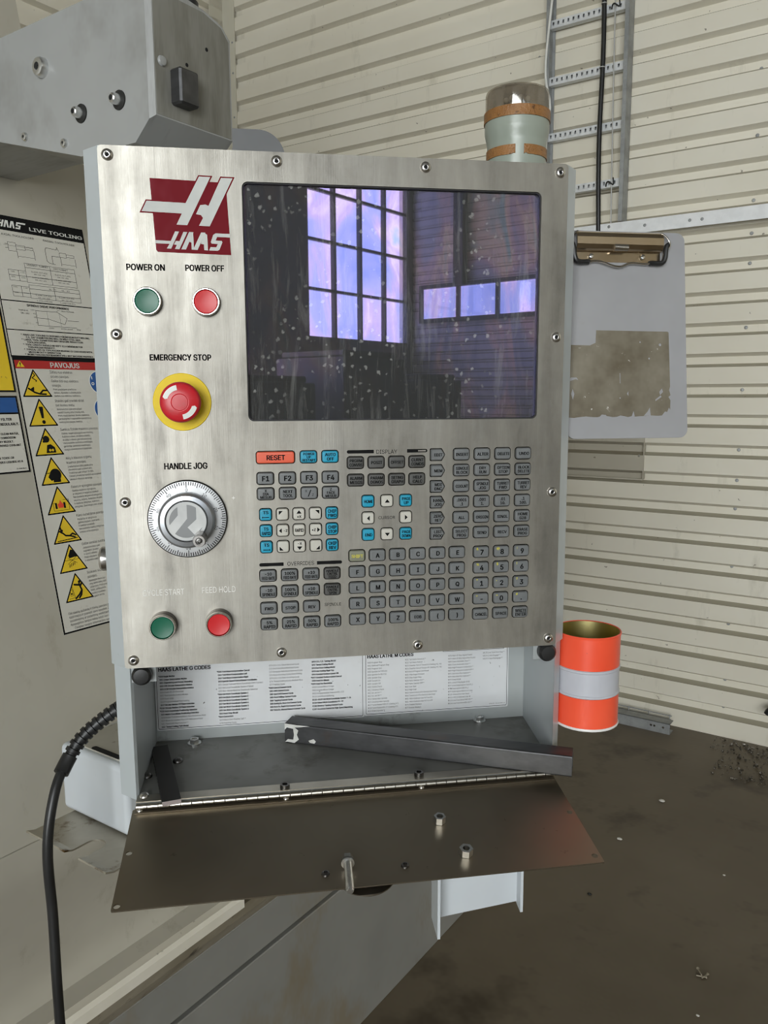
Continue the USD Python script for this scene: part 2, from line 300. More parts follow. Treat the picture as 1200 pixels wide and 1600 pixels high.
def mapped(m, R, o=(0, 0, 0)):
    m = m.copy(); m.vertices = m.vertices @ np.asarray(R, float) + np.asarray(o, float)
    if np.linalg.det(np.asarray(R, float)) < 0: m.invert()
    return m
FRONT = [[1, 0, 0], [0, 0, 1], [0, -1, 0]]                         # poly (x, z) extruded towards the viewer (-y)
def front(poly, depth, y=0.): return mapped(ext(poly, depth), FRONT, (0, y, 0))
def rrect(x0, z0, x1, z1, r, q=6): return sbox(x0 + r, z0 + r, x1 - r, z1 - r).buffer(r, quad_segs=q)
def loft(cx, cz, levels, y0=0., q=3):
    """stacked rounded rectangles [(w, h, r, height)], capped in front; heights towards the viewer"""
    rings = []
    for w, h, r, t in levels:
        pts = []
        for k, (sx, sz) in enumerate(((1, 1), (-1, 1), (-1, -1), (1, -1))):
            for j in range(q + 1):
                a = math.pi / 2 * (k + j / q)
                pts.append((cx + sx * (w / 2 - r) + r * math.cos(a), y0 - t, cz + sz * (h / 2 - r) + r * math.sin(a)))
        rings.append(pts)
    n = len(rings[0]); v = np.array(rings).reshape(-1, 3); f = []
    for i in range(len(rings) - 1):
        for j in range(n):
            a, b = i * n + j, i * n + (j + 1) % n; f += [[a, b, b + n], [a, b + n, a + n]]
    o = (len(rings) - 1) * n
    f += [[o, o + j, o + j + 1] for j in range(1, n - 1)]
    f += [[0, j + 1, j] for j in range(1, n - 1)]
    m = trimesh.Trimesh(v, f, process=False); m.fix_normals(); return m

# lettering: glyph cache over meshkit.text_mesh, front faces only
_g = {}
def glyph(c, bold):
    if (c, bold) not in _g:
        w = lambda s: meshkit.text_mesh(s, 1., .02, bold)
        if ('H', bold) not in _g: _g[('H', bold)] = (None, 0, 0)
        h = w('H').bounds[1][0]
        if c == ' ': _g[(c, bold)] = (None, 0, .36)
        else:
            m = w(c); ink = m.bounds[1][0]; r1 = w('H' + c).bounds[1][0]; r2 = w('H' + c + 'H').bounds[1][0]
            hh = w('HH').bounds[1][0] - h
            left = r1 - ink - hh; adv = r2 - h - hh
            keep = m.face_normals[:, 2] > .9
            v, f = m.vertices, m.faces[keep]; u, inv = np.unique(f, return_inverse=True)
            _g[(c, bold)] = ((v[u][:, :2], inv.reshape(-1, 3)), left, adv)
    return _g[(c, bold)]
def text2d(s, bold=False):
    x, V, F, n = 0., [], [], 0
    if not hasattr(text2d, 'h'): text2d.h = 1
    for c in s:
        g, left, adv = glyph(c, bold)
        if g is not None:
            V.append(g[0] + [x + left, 0]); F.append(g[1] + n); n += len(g[0])
        x += adv
    return (np.vstack(V), np.vstack(F), x) if V else (np.zeros((0, 2)), np.zeros((0, 3), int), x)
_g[('H', False)] = None; del _g[('H', False)]
def words(s, h, x, z, x1=None, anchor='l', bold=False, maxw=None, xs=1., slant=0., rot=0.):
    """flat lettering in the (x, z) plane: capitals h tall, baseline z; x1 stretches to fit; returns (v2, f)"""
    v, f, w = text2d(s, bold)
    v = v * h; w = max(v[:, 0].max(), 1e-9) if len(v) else 1
    k = xs
    if x1 is not None: k = (x1 - x) / w
    elif maxw and w * k > maxw: k = maxw / w
    v = v * [k, 1]; v[:, 0] += slant * v[:, 1]
    if anchor == 'c': v = v - [w * k / 2, 0]
    if bold and len(v):
        dx = .032 * h; f = np.vstack([f, f + len(v)]); v = np.vstack([v - [dx, 0], v + [dx, 0]])
    if rot: c_, s_ = math.cos(rot), math.sin(rot); v = v @ np.array([[c_, s_], [-s_, c_]])
    return v + [x, z], f
def merge2(lst):
    V, F, n = [], [], 0
    for v, f in lst:
        if len(v): V.append(v); F.append(f + n); n += len(v)
    return np.vstack(V), np.vstack(F)
def flat2(vf, y): 
    v, f = vf; m = trimesh.Trimesh(np.stack([v[:, 0], np.full(len(v), y), v[:, 1]], 1), f, process=False)
    if len(f) and m.face_normals[0][1] > 0: m.invert()
    return m
# _g bug guard: 'H' is built like any other glyph
def _prime():
    for b in (False, True):
        h = meshkit.text_mesh('H', 1., .02, b); hh = meshkit.text_mesh('HH', 1., .02, b).bounds[1][0] - h.bounds[1][0]
        keep = h.face_normals[:, 2] > .9; f = h.faces[keep]; u, inv = np.unique(f, return_inverse=True)
        _g[('H', b)] = ((h.vertices[u][:, :2], inv.reshape(-1, 3)), 0., hh)
_prime()
def polyline(pts, w): return LineString(pts).buffer(w / 2, cap_style=2, join_style=2)

# ================================================================== THE BUILDING
WL = 3.717                                                        # right wall, face of the raised pans
def corrugated(a0, a1, z0, z1, depth=.030, phase=2.0498, P=.131):
    """profile along z: raised pans and recessed grooves; returns sheet over a in [a0, a1] facing -b (b = 0 at the pans)"""
    zs = []
    k0 = math.floor((z0 - phase) / P) - 1
    for k in range(k0, int((z1 - phase) / P) + 2):
        b = phase + k * P
        zs += [(b, 0.), (b + .0143, depth), (b + .0447, depth), (b + .059, 0.)]
    zs = [(z, d) for z, d in zs if z0 < z < z1]
    zs = [(z0, zs[0][1])] + zs + [(z1, zs[-1][1])]
    v, f = [], []
    for i in range(len(zs) - 1):
        (z_, d_), (y_, e_) = zs[i], zs[i + 1]; n = len(v)
        v += [(a0, d_, z_), (a1, d_, z_), (a1, e_, y_), (a0, e_, y_)]; f += [[n, n + 1, n + 2], [n, n + 2, n + 3]]
    fr = trimesh.Trimesh(v, f, process=False)
    back = box(a0, a1, depth + .002, depth + .05, z0, z1)
    return fr, back
SMIN, SMAX, LMIN, ZTOP = -3.76, 10.55, -7.0, 7.0
floor = thing('floor', 'brown-grey stained concrete workshop floor', None, 'B', kind='structure')
part(floor, 'slab', box(SMIN - .2, SMAX + .2, LMIN - .3, WL + .3, -.12, 0), 'concrete', False)
ceil = thing('ceiling', 'dull metal roof deck over the workshop', None, 'B', (0, 0, ZTOP), kind='structure')
part(ceil, 'deck', box(SMIN - .2, SMAX + .2, LMIN - .3, WL + .3, ZTOP, ZTOP + .1), 'ceiling_metal', False)
for k in range(6): part(ceil, 'beam', box(SMIN, SMAX, -6.0 + k * 1.9, -5.85 + k * 1.9, ZTOP - .25, ZTOP), 'ceiling_metal', False)

def screw_head(p, d, r, h=.4, n=10):
    return lathe([(r, 0), (r, .15 * r), (r * .8, h * r), (r * .35, h * r * 1.15), (0, h * r * 1.15)], p, d, n)
wr = thing('wall_right', 'cream corrugated steel wall with horizontal ribs', None, 'B', (0, WL, 0), kind='structure')
fr, bk = corrugated(SMIN, SMAX, 0.0, ZTOP)
part(wr, 'sheet', mapped(fr, np.eye(3), (0, WL, 0)), 'wall_sheet', False); part(wr, 'backing', mapped(bk, np.eye(3), (0, WL, 0)), 'wall_sheet', False)
for s, zz in ((-3.62, (3.619, 3.36, 3.228)), (-2.66, (3.366, 3.231, 3.103, 2.841)), (-1.695, (3.236, 3.109, 2.92)), (-.72, (3.104, 2.849, 2.593, 2.338, 2.206, 2.085, 1.821, 1.559, 1.301, 1.229, 1.168, 1.043, .785, .522, .262, .133))):
    for z in zz: part(wr, 'screw', screw_head((s, WL + .029, z), (0, -1, 0), .0075), 'galvanised_dull')
m, _ = corrugated(-2.2, -1.118, 1.153, 1.62)
pa = thing('trim_3', 'darker corrugated patch sheet screwed over the cream wall below the clipboard', None, 'B', (-1.66, WL, 1.153), kind='structure')
part(pa, 'sheet', mapped(m, np.eye(3), (0, WL - .006, 0)), 'wall_sheet_dark', False, label='darker patch sheet')
part(pa, 'edge', cat([box(-1.121, -1.117, WL - .007, WL + .014, 1.153, 1.62), box(-2.2, -1.118, WL - .010, WL - .004, 1.148, 1.156)]), 'wall_sheet_dark', False)
part(pa, 'screw', screw_head((-1.14, WL - .006, 1.262), (0, -1, 0), .006), 'zinc')
# left wall behind the lathe
wl = thing('wall_left', 'cream corrugated steel wall behind the lathe', None, 'B', (SMIN, 0, 0), kind='structure')
fr, bk = corrugated(LMIN, WL, 0.0, ZTOP)
RL = [[0, 1, 0], [-1, 0, 0], [0, 0, 1]]
part(wl, 'sheet', mapped(fr, RL, (SMIN + .03, 0, 0)), 'wall_sheet', False); part(wl, 'backing', mapped(bk, RL, (SMIN + .03, 0, 0)), 'wall_sheet', False)
tr = thing('trim_1', 'beige folded steel flashing in the corner of the two corrugated walls', None, 'B', (-3.73, WL, 0), kind='structure')
part(tr, 'flange', box(-3.73, -3.635, WL - .006, WL, 0, ZTOP), 'flashing', False); part(tr, 'flange', box(-3.736, -3.73, WL - .11, WL, 0, ZTOP), 'flashing', False)
for z in (3.62, 3.45, 3.2):
    part(tr, 'screw', screw_head((-3.655, WL - .006, z), (0, -1, 0), .006), 'galvanised_dull'); part(tr, 'screw', screw_head((-3.73, WL - .06, z), (1, 0, 0), .006), 'galvanised_dull')
# galvanised angle along the wall
g = thing('trim_2', 'bright galvanised angle rail running along the corrugated wall above the clipboard', None, 'B', (0, WL, 2.245), kind='structure')
part(g, 'rail', cat([box(-1.50, SMAX - .5, WL - .062, WL - .057, 2.243, 2.300, .001), box(-1.50, SMAX - .5, WL - .06, WL, 2.296, 2.300, .001)]), 'galvanised_bright', False)
for s, z in ((-1.30, 2.285), (-1.14, 2.273), (-.95, 2.271), (-.90, 2.27)): part(g, 'rivet', screw_head((s, WL - .061, z), (0, -1, 0), .007), 'galvanised_dull')

# wall behind the camera, with steel-sash windows that give the daylight
wb = thing('wall_back', 'dark plastered wall with tall steel-framed windows', None, 'B', (0, LMIN, 0), kind='structure')
A0, A1, B0, B1, W0, W1 = 7.86, 10.4, .8, 6.62, 2.39, 5.26
BZ0, BZ1 = .25, 4.7
for x0, x1, z0, z1 in ((SMIN, B0, 0, ZTOP), (B1, A0, 0, ZTOP), (A1, SMAX, 0, ZTOP), (B0, B1, 0, BZ0), (A0, A1, 0, W0), (B0, B1, BZ1, ZTOP), (A0, A1, W1, ZTOP)):
    part(wb, 'masonry', box(x0, x1, LMIN - .2, LMIN, z0, z1), 'brick_plaster', False)
def sash(name, x0, x1, cols, rows, label, z0=W0, z1=W1, k_=1.):
    w = thing(name, label, None, 'B', (x0, LMIN, z0), kind='structure')
    dx, dz = (x1 - x0) / cols, (z1 - z0) / rows
    for i in range(cols + 1): part(w, 'mullion', box(x0 + i * dx - .03 * k_, x0 + i * dx + .03 * k_, LMIN - .10, LMIN - .02, z0, z1), 'frame_steel', False)
    for j in range(rows + 1): part(w, 'transom', box(x0, x1, LMIN - .09, LMIN - .03, z0 + j * dz - .028 * k_, z0 + j * dz + .028 * k_), 'frame_steel', False)
    for i in range(cols):
        for j in range(rows): part(w, 'pane', box(x0 + i * dx + .028, x0 + (i + 1) * dx - .028, LMIN - .062, LMIN - .058, z0 + j * dz + .026, z0 + (j + 1) * dz - .026), 'window_glass', False)
sash('window_1', B0, B1, 8, 6, 'long steel-framed workshop window behind the photographer', BZ0, BZ1)
sash('window_2', A0, A1, 4, 4, 'steel-framed corner window mirrored in the control screen', k_=.75)
wf = thing('wall_far', 'cream corrugated wall mirrored at the right of the control screen', None, 'B', (SMAX, 0, 0), kind='structure')
RF = [[0, -1, 0], [1, 0, 0], [0, 0, 1]]
for l0, l1, z0, z1 in ((LMIN, WL, 0, 2.80), (LMIN, WL, 3.32, ZTOP), (-3.09, WL, 2.80, 3.32), (LMIN, -6.82, 2.80, 3.32)):
    fr, bk = corrugated(-l1, -l0, z0, z1, .022, 2.0498, .150)
    part(wf, 'sheet', mapped(fr, RF, (SMAX - .03, 0, 0)), 'wall_sheet_far', False)
part(wf, 'post', box(SMAX - .18, SMAX - .03, -6.09, -5.91, 3.32, ZTOP), 'frame_steel', False)
w3 = thing('window_3', 'low band window in the far corrugated wall', None, 'B', (SMAX, -6.82, 2.80), kind='structure')
for k in range(5):
    l0 = -6.82 + .746 * k; l1 = l0 + .746
    part(w3, 'pane', box(SMAX - .03, SMAX - .02, l0 + .03, l1 - .03, 2.83, 3.29), 'window_glass', False); part(w3, 'mullion', box(SMAX - .06, SMAX, l0 - .03, l0 + .03, 2.80, 3.32), 'frame_steel', False)
part(w3, 'sill', box(SMAX - .1, SMAX, -6.82, -3.09, 2.74, 2.81), 'frame_steel', False); part(w3, 'sill', box(SMAX - .1, SMAX, -6.82, -3.09, 3.31, 3.37), 'frame_steel', False)
# machines standing behind the camera, seen only in the screen
for (x0, x1, y0, y1, h, lab) in ((6.22, 7.45, -6.1, -4.96, 2.07, 'tall dark machine cabinet below the mirrored window'), (7.86, 8.85, -5.78, -4.96, 1.815, 'lower dark machine cabinet beside the tall one'), (3.76, 5.98, -6.19, -5.2, 1.757, 'long dark machine bed below the mirrored window')):
    c = thing('machine_cabinet', lab, 'machine', 'B', ((x0 + x1) / 2, (y0 + y1) / 2, 0))
    part(c, 'body', box(x0, x1, y0, y1, 0, h - .08, .02), 'lathe_rear', False); part(c, 'cover', box(x0 + .05, x1 - .1, y0 + .05, y1 - .05, h - .08, h, .02), 'lathe_rear', False)
    part(c, 'door', box(x0 + .08, x1 - .08, y1, y1 + .02, .3, h - .4, .005), 'lathe_rear', False); part(c, 'handle', box(x1 - .2, x1 - .16, y1 + .02, y1 + .05, .8, 1.1, .005), 'steel_dark', False)

# ---- cable ladder and cables on the wall
cl = thing('cable_ladder', 'galvanised cable ladder with perforated rungs fixed upright on the corrugated wall', 'cable ladder', 'B', (-1.42, WL, 2.285))
Y0, Y1 = WL - .075, WL - .008
part(cl, 'side_rail', cat([box(-1.618, -1.612, Y0, Y1, 1.1, 4.9), box(-1.618, -1.600, Y0 - .001, Y0 + .003, 1.1, 4.9), box(-1.618, -1.600, Y1 - .003, Y1, 1.1, 4.9)]), 'galvanised_dull', False)
part(cl, 'side_rail', cat([box(-1.244, -1.238, Y0, Y1, 2.301, 4.9), box(-1.256, -1.238, Y0 - .001, Y0 + .003, 2.301, 4.9), box(-1.256, -1.238, Y1 - .003, Y1, 2.301, 4.9)]), 'galvanised_dull', False)
for k in range(-2, 8):
    z = 2.475 + k * .243
    face = sbox(-1.612, z - .016, -1.244, z + .016)
    holes = [sbox(-1.60 + i * .0238, z - .006, -1.592 + i * .0238, z + .009) for i in range(15)]
    if z < 2.3: continue
    rg = part(cl, 'rung', cat([mapped(ext(face.difference(unary_union(holes)), .002), FRONT, (0, WL - .045, 0)), box(-1.612, -1.244, WL - .018, WL - .016, z - .0155, z + .0155), box(-1.612, -1.244, WL - .046, WL - .016, z - .0175, z - .0155), box(-1.612, -1.244, WL - .046, WL - .016, z + .0155, z + .0175)]), 'galvanised', False)
c = thing('black_cable', 'thick black power cable tied upright to the cable ladder', 'cable', 'B', (-1.355, WL, 2.3))
part(c, 'cord', tube(spline([(-1.352, WL - .06, 6.5), (-1.356, WL - .06, 3.24), (-1.354, WL - .058, 2.98), (-1.358, WL - .062, 2.71), (-1.349, WL - .06, 2.28), (-1.35, WL - .05, 1.7)], 60), .0105), 'black_rubber')
for z in (3.225, 2.965): part(c, 'cable_tie', lathe([(.0112, -.002), (.0125, -.002), (.0125, .002), (.0112, .002)], (-1.356, WL - .06, z), (0, 0, 1), 14), 'wire_grey')
c = thing('white_cable', 'thin white cable hanging in bends along the left rail of the cable ladder', 'cable', 'B', (-1.6, WL, 2.3))
part(c, 'cord', tube(spline([(-1.575, WL - .083, 5.1), (-1.588, WL - .083, 3.30), (-1.605, WL - .083, 3.137), (-1.613, WL - .083, 3.03), (-1.603, WL - .083, 2.92), (-1.588, WL - .083, 2.86), (-1.593, WL - .083, 2.78), (-1.60, WL - .083, 2.4), (-1.60, WL - .083, 1.9)], 90), .0055), 'white_cable')
c = thing('steel_wire', 'thin grey wire hanging knotted from the rungs of the cable ladder', 'wire', 'B', (-1.3, WL, 2.3))
part(c, 'strand', tube(spline([(-1.31, WL - .052, 3.9), (-1.31, WL - .05, 3.232), (-1.303, WL - .05, 2.707), (-1.296, WL - .05, 2.30)], 40), .003, 8), 'wire_grey')
for z in (3.21, 2.475): part(c, 'knot', tube(spline([(-1.325, WL - .05, z - .012), (-1.308, WL - .056, z + .004), (-1.296, WL - .052, z - .006), (-1.290, WL - .058, z + .02)], 16), .003, 6), 'black_matte')

# ---- floor by the wall
st = thing('steel_channel', 'galvanised slotted steel channel lying on the floor against the wall behind the can', 'steel channel', 'B', (-1.2, 3.64, 0))
face = sbox(-1.62, .002, -.915, .050).difference(unary_union([Point(x, .028).buffer(.005) for x in (-1.0, -.985, -.945, -1.3, -1.4)]))
part(st, 'web', front(face, .003, 3.605), 'galvanised_dull', False)
part(st, 'flange', box(-1.62, -.915, 3.602, 3.66, .047, .050), 'galvanised_dull', False); part(st, 'flange', box(-1.62, -.915, 3.602, 3.66, .0, .003), 'galvanised_dull', False)
ws_ = thing('mesh_tray', 'piece of wire mesh cable tray leaning behind the steel channel on the floor', 'wire tray', 'B', (-1.2, 3.68, 0))
for k in range(4): part(ws_, 'wire', tube([(-1.62, 3.668 + .006 * k, .010 + .016 * k), (-.93, 3.668 + .006 * k, .010 + .016 * k)], .0025, 6), 'galvanised_dull')
for k in range(8): part(ws_, 'wire', tube([(-1.61 + k * .096, 3.665, .003), (-1.61 + k * .096, 3.686, .062)], .0025, 6), 'galvanised_dull')
V, F = [], []
n = 0
for k in range(900):
    s, l = -.74 + .5 * rng.random() ** .8, 3.69 - .42 * rng.random() ** 1.3
    if l < 3.30 + .25 * (s < -.68): continue
    r = .0015 + .0055 * rng.random() ** 4
    m = trimesh.creation.icosphere(0, r); m.vertices *= rng.uniform(.4, 1.3, (1, 3)); m.vertices += rng.normal(0, r * .15, m.vertices.shape)
    m.vertices += (s, l, .0008 - m.vertices[:, 2].min()); V.append(m.vertices); F.append(m.faces + n); n += len(m.vertices)
ch = thing('metal_chips', 'scatter of metal chips and grit swept against the foot of the wall', 'chips', 'B', (-.5, 3.5, 0), kind='stuff')
part(ch, 'chips', trimesh.Trimesh(np.vstack(V), np.vstack(F), process=False), 'metal_chip', False, kind='stuff')
def crumb(s, l, r, label, seed, look='concrete_crumb'):
    q = np.random.default_rng(seed); m = trimesh.creation.icosphere(2, r); m.vertices *= [1.3, .9, .55]; d = meshkit.fbm(m.vertices / r * 1.4 + seed, 3)
    m.vertices *= (0.7 + .6 * d)[:, None]; m.vertices += (s, l, -m.vertices[:, 2].min())
    t = thing('floor_crumb', label, 'debris', 'B', (s, l, 0)); part(t, 'crumb', m, look, True)
crumb(-.769, 2.966, .0085, 'larger white crumb on the bare floor below the can', 1)
crumb(-.816, 2.616, .0070, 'small white crumb on the floor right of the folded plate corner', 2)
crumb(-.790, 2.256, .0055, 'dark crumb on the floor under the right corner of the folded plate', 3, 'black_matte')
crumb(-.467, 2.598, .0035, 'tiny pale crumb on the floor near the right edge of the photo', 4)
crumb(-.388, 1.932, .0035, 'tiny white crumb on the floor at the bottom right', 5)
sc = thing('loose_screw', 'small heap of loose screws on the floor at lower right', 'screws', 'B', (-.415, 2.078, 0))
for k, (a, dx, dy) in enumerate(((.3, 0, 0), (1.2, .008, .006), (2.2, -.006, .01))):
    e = np.array([math.cos(a), math.sin(a), 0]); p = np.array([-.415 + dx, 2.078 + dy, .0035 + .004 * (k == 2)])
    part(sc, 'screw', cat([cyl(p - e * .012, p + e * .012, .0018, 8), cyl(p + e * .012, p + e * .015, .0035, 10)]), 'machine_brown')
bh = thing('rubber_hose', 'end of a black rubber hose leaning on the wall at the right edge', 'hose', 'B', (-.49, 3.66, 0))
part(bh, 'hose', tube(spline([(-.516, 3.62, .185), (-.500, 3.625, .205), (-.47, 3.64, .20), (-.43, 3.66, .12), (-.40, 3.67, .02)], 30), .018, 14), 'black_rubber')

# ================================================================== THE LATHE
S0, SLP, Z0 = -1.05, .21, 1.197
nl = math.hypot(1, SLP)
DV = np.array([-SLP, 0, 1]) / nl; DU = np.array([0, 1., 0]); DN = np.cross(DU, DV); DO = np.array([S0, 0, Z0])
DM = np.stack([DU, DV, DN])                                        # rows: u, v, outward
def door(poly, depth, off=0.): return mapped(ext(poly, depth), DM, DO + DN * off)
lathe_t = thing('lathe', 'big cream lathe enclosure with warning stickers behind the control panel', 'lathe', 'B', (-1.6, .8, 0))
face = Polygon([(-.6, -.292), (2.3, -.292), (2.3, .62), (.90, .72), (.80, .80), (.7965, .97), (.797, 1.6), (-.6, 1.6)])
part(lathe_t, 'door_panel', door(face, .30, -.30), 'machine_cream', False)
# apron below the door: soft bulge down to the beige lip
prof = [(-.992, .935), (-.9885, .905), (-.998, .87), (-1.020, .81), (-1.045, .74), (-1.060, .68), (-1.062, .655), (-1.050, .637), (-1.010, .628)]
def sweep_l(prof, l0, l1, back):
    pg = Polygon(list(prof) + [(back, prof[-1][1]), (back, prof[0][1])])
    return mapped(ext(pg, l1 - l0), [[1, 0, 0], [0, 0, 1], [0, -1, 0]], (0, l1, 0))
part(lathe_t, 'apron', sweep_l(prof, -.6, 2.3, -1.3), 'machine_cream', 40)
part(lathe_t, 'lip', mapped(ext(Polygon([(-1.3, .598), (-1.3, .630), (-1.003, .630), (-.997, .624), (-.997, .606), (-1.003, .600)]), 1.577), [[1, 0, 0], [0, 0, 1], [0, -1, 0]], (0, .977, 0)), 'machine_lip', 30)
part(lathe_t, 'gutter', sweep_l([(-1.01, .60), (-1.030, .56), (-1.075, .502)], -.6, 2.3, -1.3), 'machine_brown', False)
part(lathe_t, 'upper_kick_panel', box(-1.35, -1.071, -.6, 2.02, .414, .506, .002), 'kick_grey', False)
part(lathe_t, 'kick_panel', box(-1.35, -1.071, -.6, 2.02, .0, .403, .002), 'kick_grey', False)
part(lathe_t, 'body', box(-2.4, -1.34, -.6, 2.0, .02, 1.75), 'machine_cream', False)
# ---- stickers on the door (u, v in mm)
def mm(*p): return [(a / 1000, b / 1000) for a, b in p]
def sticker(name, poly, look, off=0.0, depth=.0004, parent=None, label=None):
    return part(parent or lathe_t, name, door(poly, depth, off), look, False, label=label)
def print_on(parent, name, lst, look, off):
    v, f = merge2(lst); m = trimesh.Trimesh(np.c_[v, np.zeros(len(v))], f, process=False)
    return part(parent, name, mapped(m, DM, DO + DN * off), look, False, kind='stuff' if name == 'lettering' else None)
def rect(a, b, c, d): return sbox(a / 1000, b / 1000, c / 1000, d / 1000)
def w_(s, h, u, v, u1=None, **k): return words(s, h / 1000, u / 1000, v / 1000, None if u1 is None else u1 / 1000, **{a: (b / 1000 if a == 'maxw' else b) for a, b in k.items()})
s1 = sticker('tooling_sticker', rect(676.5, 419, 841, 633), 'sticker_white', label='white live tooling data sticker with a black header')
sticker('header', rect(676.5, 610.5, 841, 633), 'print_black', .0003, .0003, s1)
sticker('border', unary_union([rect(839.3, 419, 841, 633), rect(676.5, 419, 678, 633), rect(676.5, 418.5, 841, 420.5), rect(676.5, 502.7, 840, 504.2), rect(676.5, 458.8, 840, 460.2)]), 'print_black', .0003, .0002, s1)
AAS = [  # stylised slanted letters
    [(0, 0), (3, 0), (7.2, 10), (4.2, 10)], [(-14, 4), (1, 4), (1.8, 6), (-13, 6)], [(5, 0), (8, 0), (12.2, 10), (9.2, 10)], [(3.5, 4), (9, 4), (9.8, 6), (4.2, 6)],
    [(9.6, 0), (12.6, 0), (16.8, 10), (13.8, 10)], [(15.0, 8), (16.8, 10), (18.2, 10), (18.2, 0), (15.6, 0), (15.6, 6.5)], [(18.8, 0), (21.8, 0), (26, 10), (23, 10)], [(24.2, 8), (26, 10), (27.4, 10), (27.4, 0), (24.8, 0), (24.8, 6.5)],
    [(28.6, 0), (36.2, 0), (38.6, 5.6), (33.4, 5.6), (34.1, 7.6), (46, 7.6), (47, 10), (32.2, 10), (30.0, 4), (35.2, 4), (34.6, 2.2), (29.4, 2.2)]]
def haas(x, y, k, sx=1.): return unary_union([Polygon([(x + a * k * sx, y + b * k) for a, b in q]).buffer(0) for q in AAS])
sticker('maker_logo', haas(.6935, .6152, .00108, .92), 'print_white', .0006, .0002, s1)
print_on(s1, 'title', [w_('LIVE TOOLING', 5.4, 744, 615.6, 837.5, bold=True)], 'print_white', .0008)
ln = [w_('AXIAL TOOLHOLDER', 3.0, 697, 602.6, 750), w_('RADIAL TOOLHOLDER', 3.0, 765, 602.6, 820.5), w_('SPINDLE DRIVE PERFORMANCE', 3.2, 717, 496.6, 789, bold=True), w_('TORQUE', 2.2, 702, 489, 718), w_('(IN-LBS)', 2.2, 705, 484.6, 719),
      w_('130', 2, 722, 490.6, 728), w_('72', 2, 725, 485, 729), w_('48', 2, 725, 479.6, 729), w_('24', 2, 727, 471.5, 730.5), w_('1500', 2, 747, 464.5, 756), w_('2750 3000', 2, 768, 464.5, 789), w_('RPM', 2, 796, 464.5, 803), w_('MAX TORQUE', 2, 774, 492.6, 797),
      w_('VDI/BOT TURRET', 2.6, 729, 560.2, 766), w_('VDI TURRET', 2.6, 774, 559.4, 800), w_('SL-30', 2, 760, 526.0, 772), w_('SL-30', 2, 782, 526.0, 796)]
for k, (a, b) in enumerate((('TOOL', '6-000'), ('RADIAL', '8.5K'), ('TOOL', '6-000'), ('RADIAL', '8.5K'))):
    for r_, (t1, t2) in enumerate((('0.695 (17.65)', 'ER-32-AN'), ('1.496 (38.00)', 'ER-40-AN'))):
        ln += [w_(t1, 1.9, 735 + 40 * (k % 2), 550.5 - 36 * (k // 2) - r_ * 8.5, 762 + 40 * (k % 2)), w_(t2, 1.7, 739 + 40 * (k % 2), 546.8 - 36 * (k // 2) - r_ * 8.5, 758 + 40 * (k % 2))]
    ln += [w_(a, 1.6, 701, 547.5 - 23.5 * (k // 2) - 8 * (k % 2), 708), w_(b, 1.6, 717, 547.5 - 23.5 * (k // 2) - 8 * (k % 2), 724)]
for k, (x, s, e) in enumerate(((702, 'HAAS LIVE TOOLING IS DESIGNED FOR MEDIUM DUTY MILLING,', 817), (706, 'E.G. 3/4" DIAMETER END MILL IN MILD STEEL MAX.', 800), (702, 'LARGE TOOL DIAMETERS MAY REQUIRE REDUCTION', 803), (706, 'TOOLHOLDERS.', 738), (703, 'TOOL LENGTH SHOULD BE KEPT TO A MINIMUM FOR', 801),
                              (706, 'TOOLHOLDER RIGIDITY.', 752), (703, 'TYPICAL LIFE OF TOOLHOLDER BEARING IS 1000 HOURS WITH', 817), (706, 'MEDIUM DUTY OPERATION.', 761), (703, 'WORN TOOLHOLDER BEARINGS WILL NOT MACHINE PROPERLY.', 818))):
    ln.append(w_(s, 2.5, x, 451.4 - 3.75 * k, e, bold=True))
    if k in (0, 2, 4, 6, 8): ln.append(w_('*', 3.5, x - 4.2, 450.8 - 3.75 * k))
print_on(s1, 'lettering', ln, 'print_black', .0006)
def L(*p, w=.55): return polyline(mm(*p), w / 1000)
def bx(a, b, c, d, w=.45): return L((a, b), (c, b), (c, d), (a, d), (a, b), w=w)
dr = [bx(726, 534, 812, 563.5), L((768.5, 534), (768.5, 563.5)), L((726, 557), (812, 557)), L((698, 543), (812, 543)), bx(698, 535, 726, 551), L((714, 535), (714, 551)), bx(727, 510, 814, 530.5), L((769, 510), (769, 530.5)), L((727, 524.5), (814, 524.5)), L((699, 517), (814, 517)), bx(699, 511, 727, 527), L((714, 511), (714, 527)),
      L((730.5, 491.8), (730.5, 468.4), (797, 468.4)), L((730.5, 491), (766.8, 491.4), (782.5, 482.6), (777, 472.6), (749, 479.6), (730.5, 480)), L((782.5, 479), (803, 479)), L((766, 491.6), (768, 494), (772, 494), w=.4), L((749, 468.4), (749, 491), w=.25), L((770, 468.4), (770, 490), w=.25),
      bx(705, 580, 717.5, 593), L((698, 588), (745, 588), w=.3), bx(717.5, 583.5, 732, 590), bx(732, 585, 745, 589), L((718, 580), (718, 570)), L((746, 585), (746, 570)), L((719, 573), (745, 573), w=.4), L((700, 590), (705, 590)), L((700, 584), (705, 584)),
      L((790, 590), (787, 596), (786, 592), (768, 593), (766, 590), (766, 572), (770, 569), (780, 568)), L((776, 581), (776, 568)), L((776, 581), (790, 581)), bx(790, 581, 802, 588), bx(802, 582.5, 816, 586.5), L((791, 581), (791, 567)), L((817, 581), (817, 567)), L((792, 570), (816, 570), w=.4)]
sticker('drawing', unary_union(dr), 'print_black', .0003, .0002, s1)
s2 = sticker('danger_sticker', rect(677.5, 0, 905, 416), 'sticker_white', label='tall white danger sticker with red header and yellow triangles')
sticker('border', unary_union([rect(677.5, 0, 679.8, 416), rect(677.5, 0, 905, 2.4), rect(677.5, 413.6, 905, 418.5)]), 'print_black', .0003, .0003, s2)
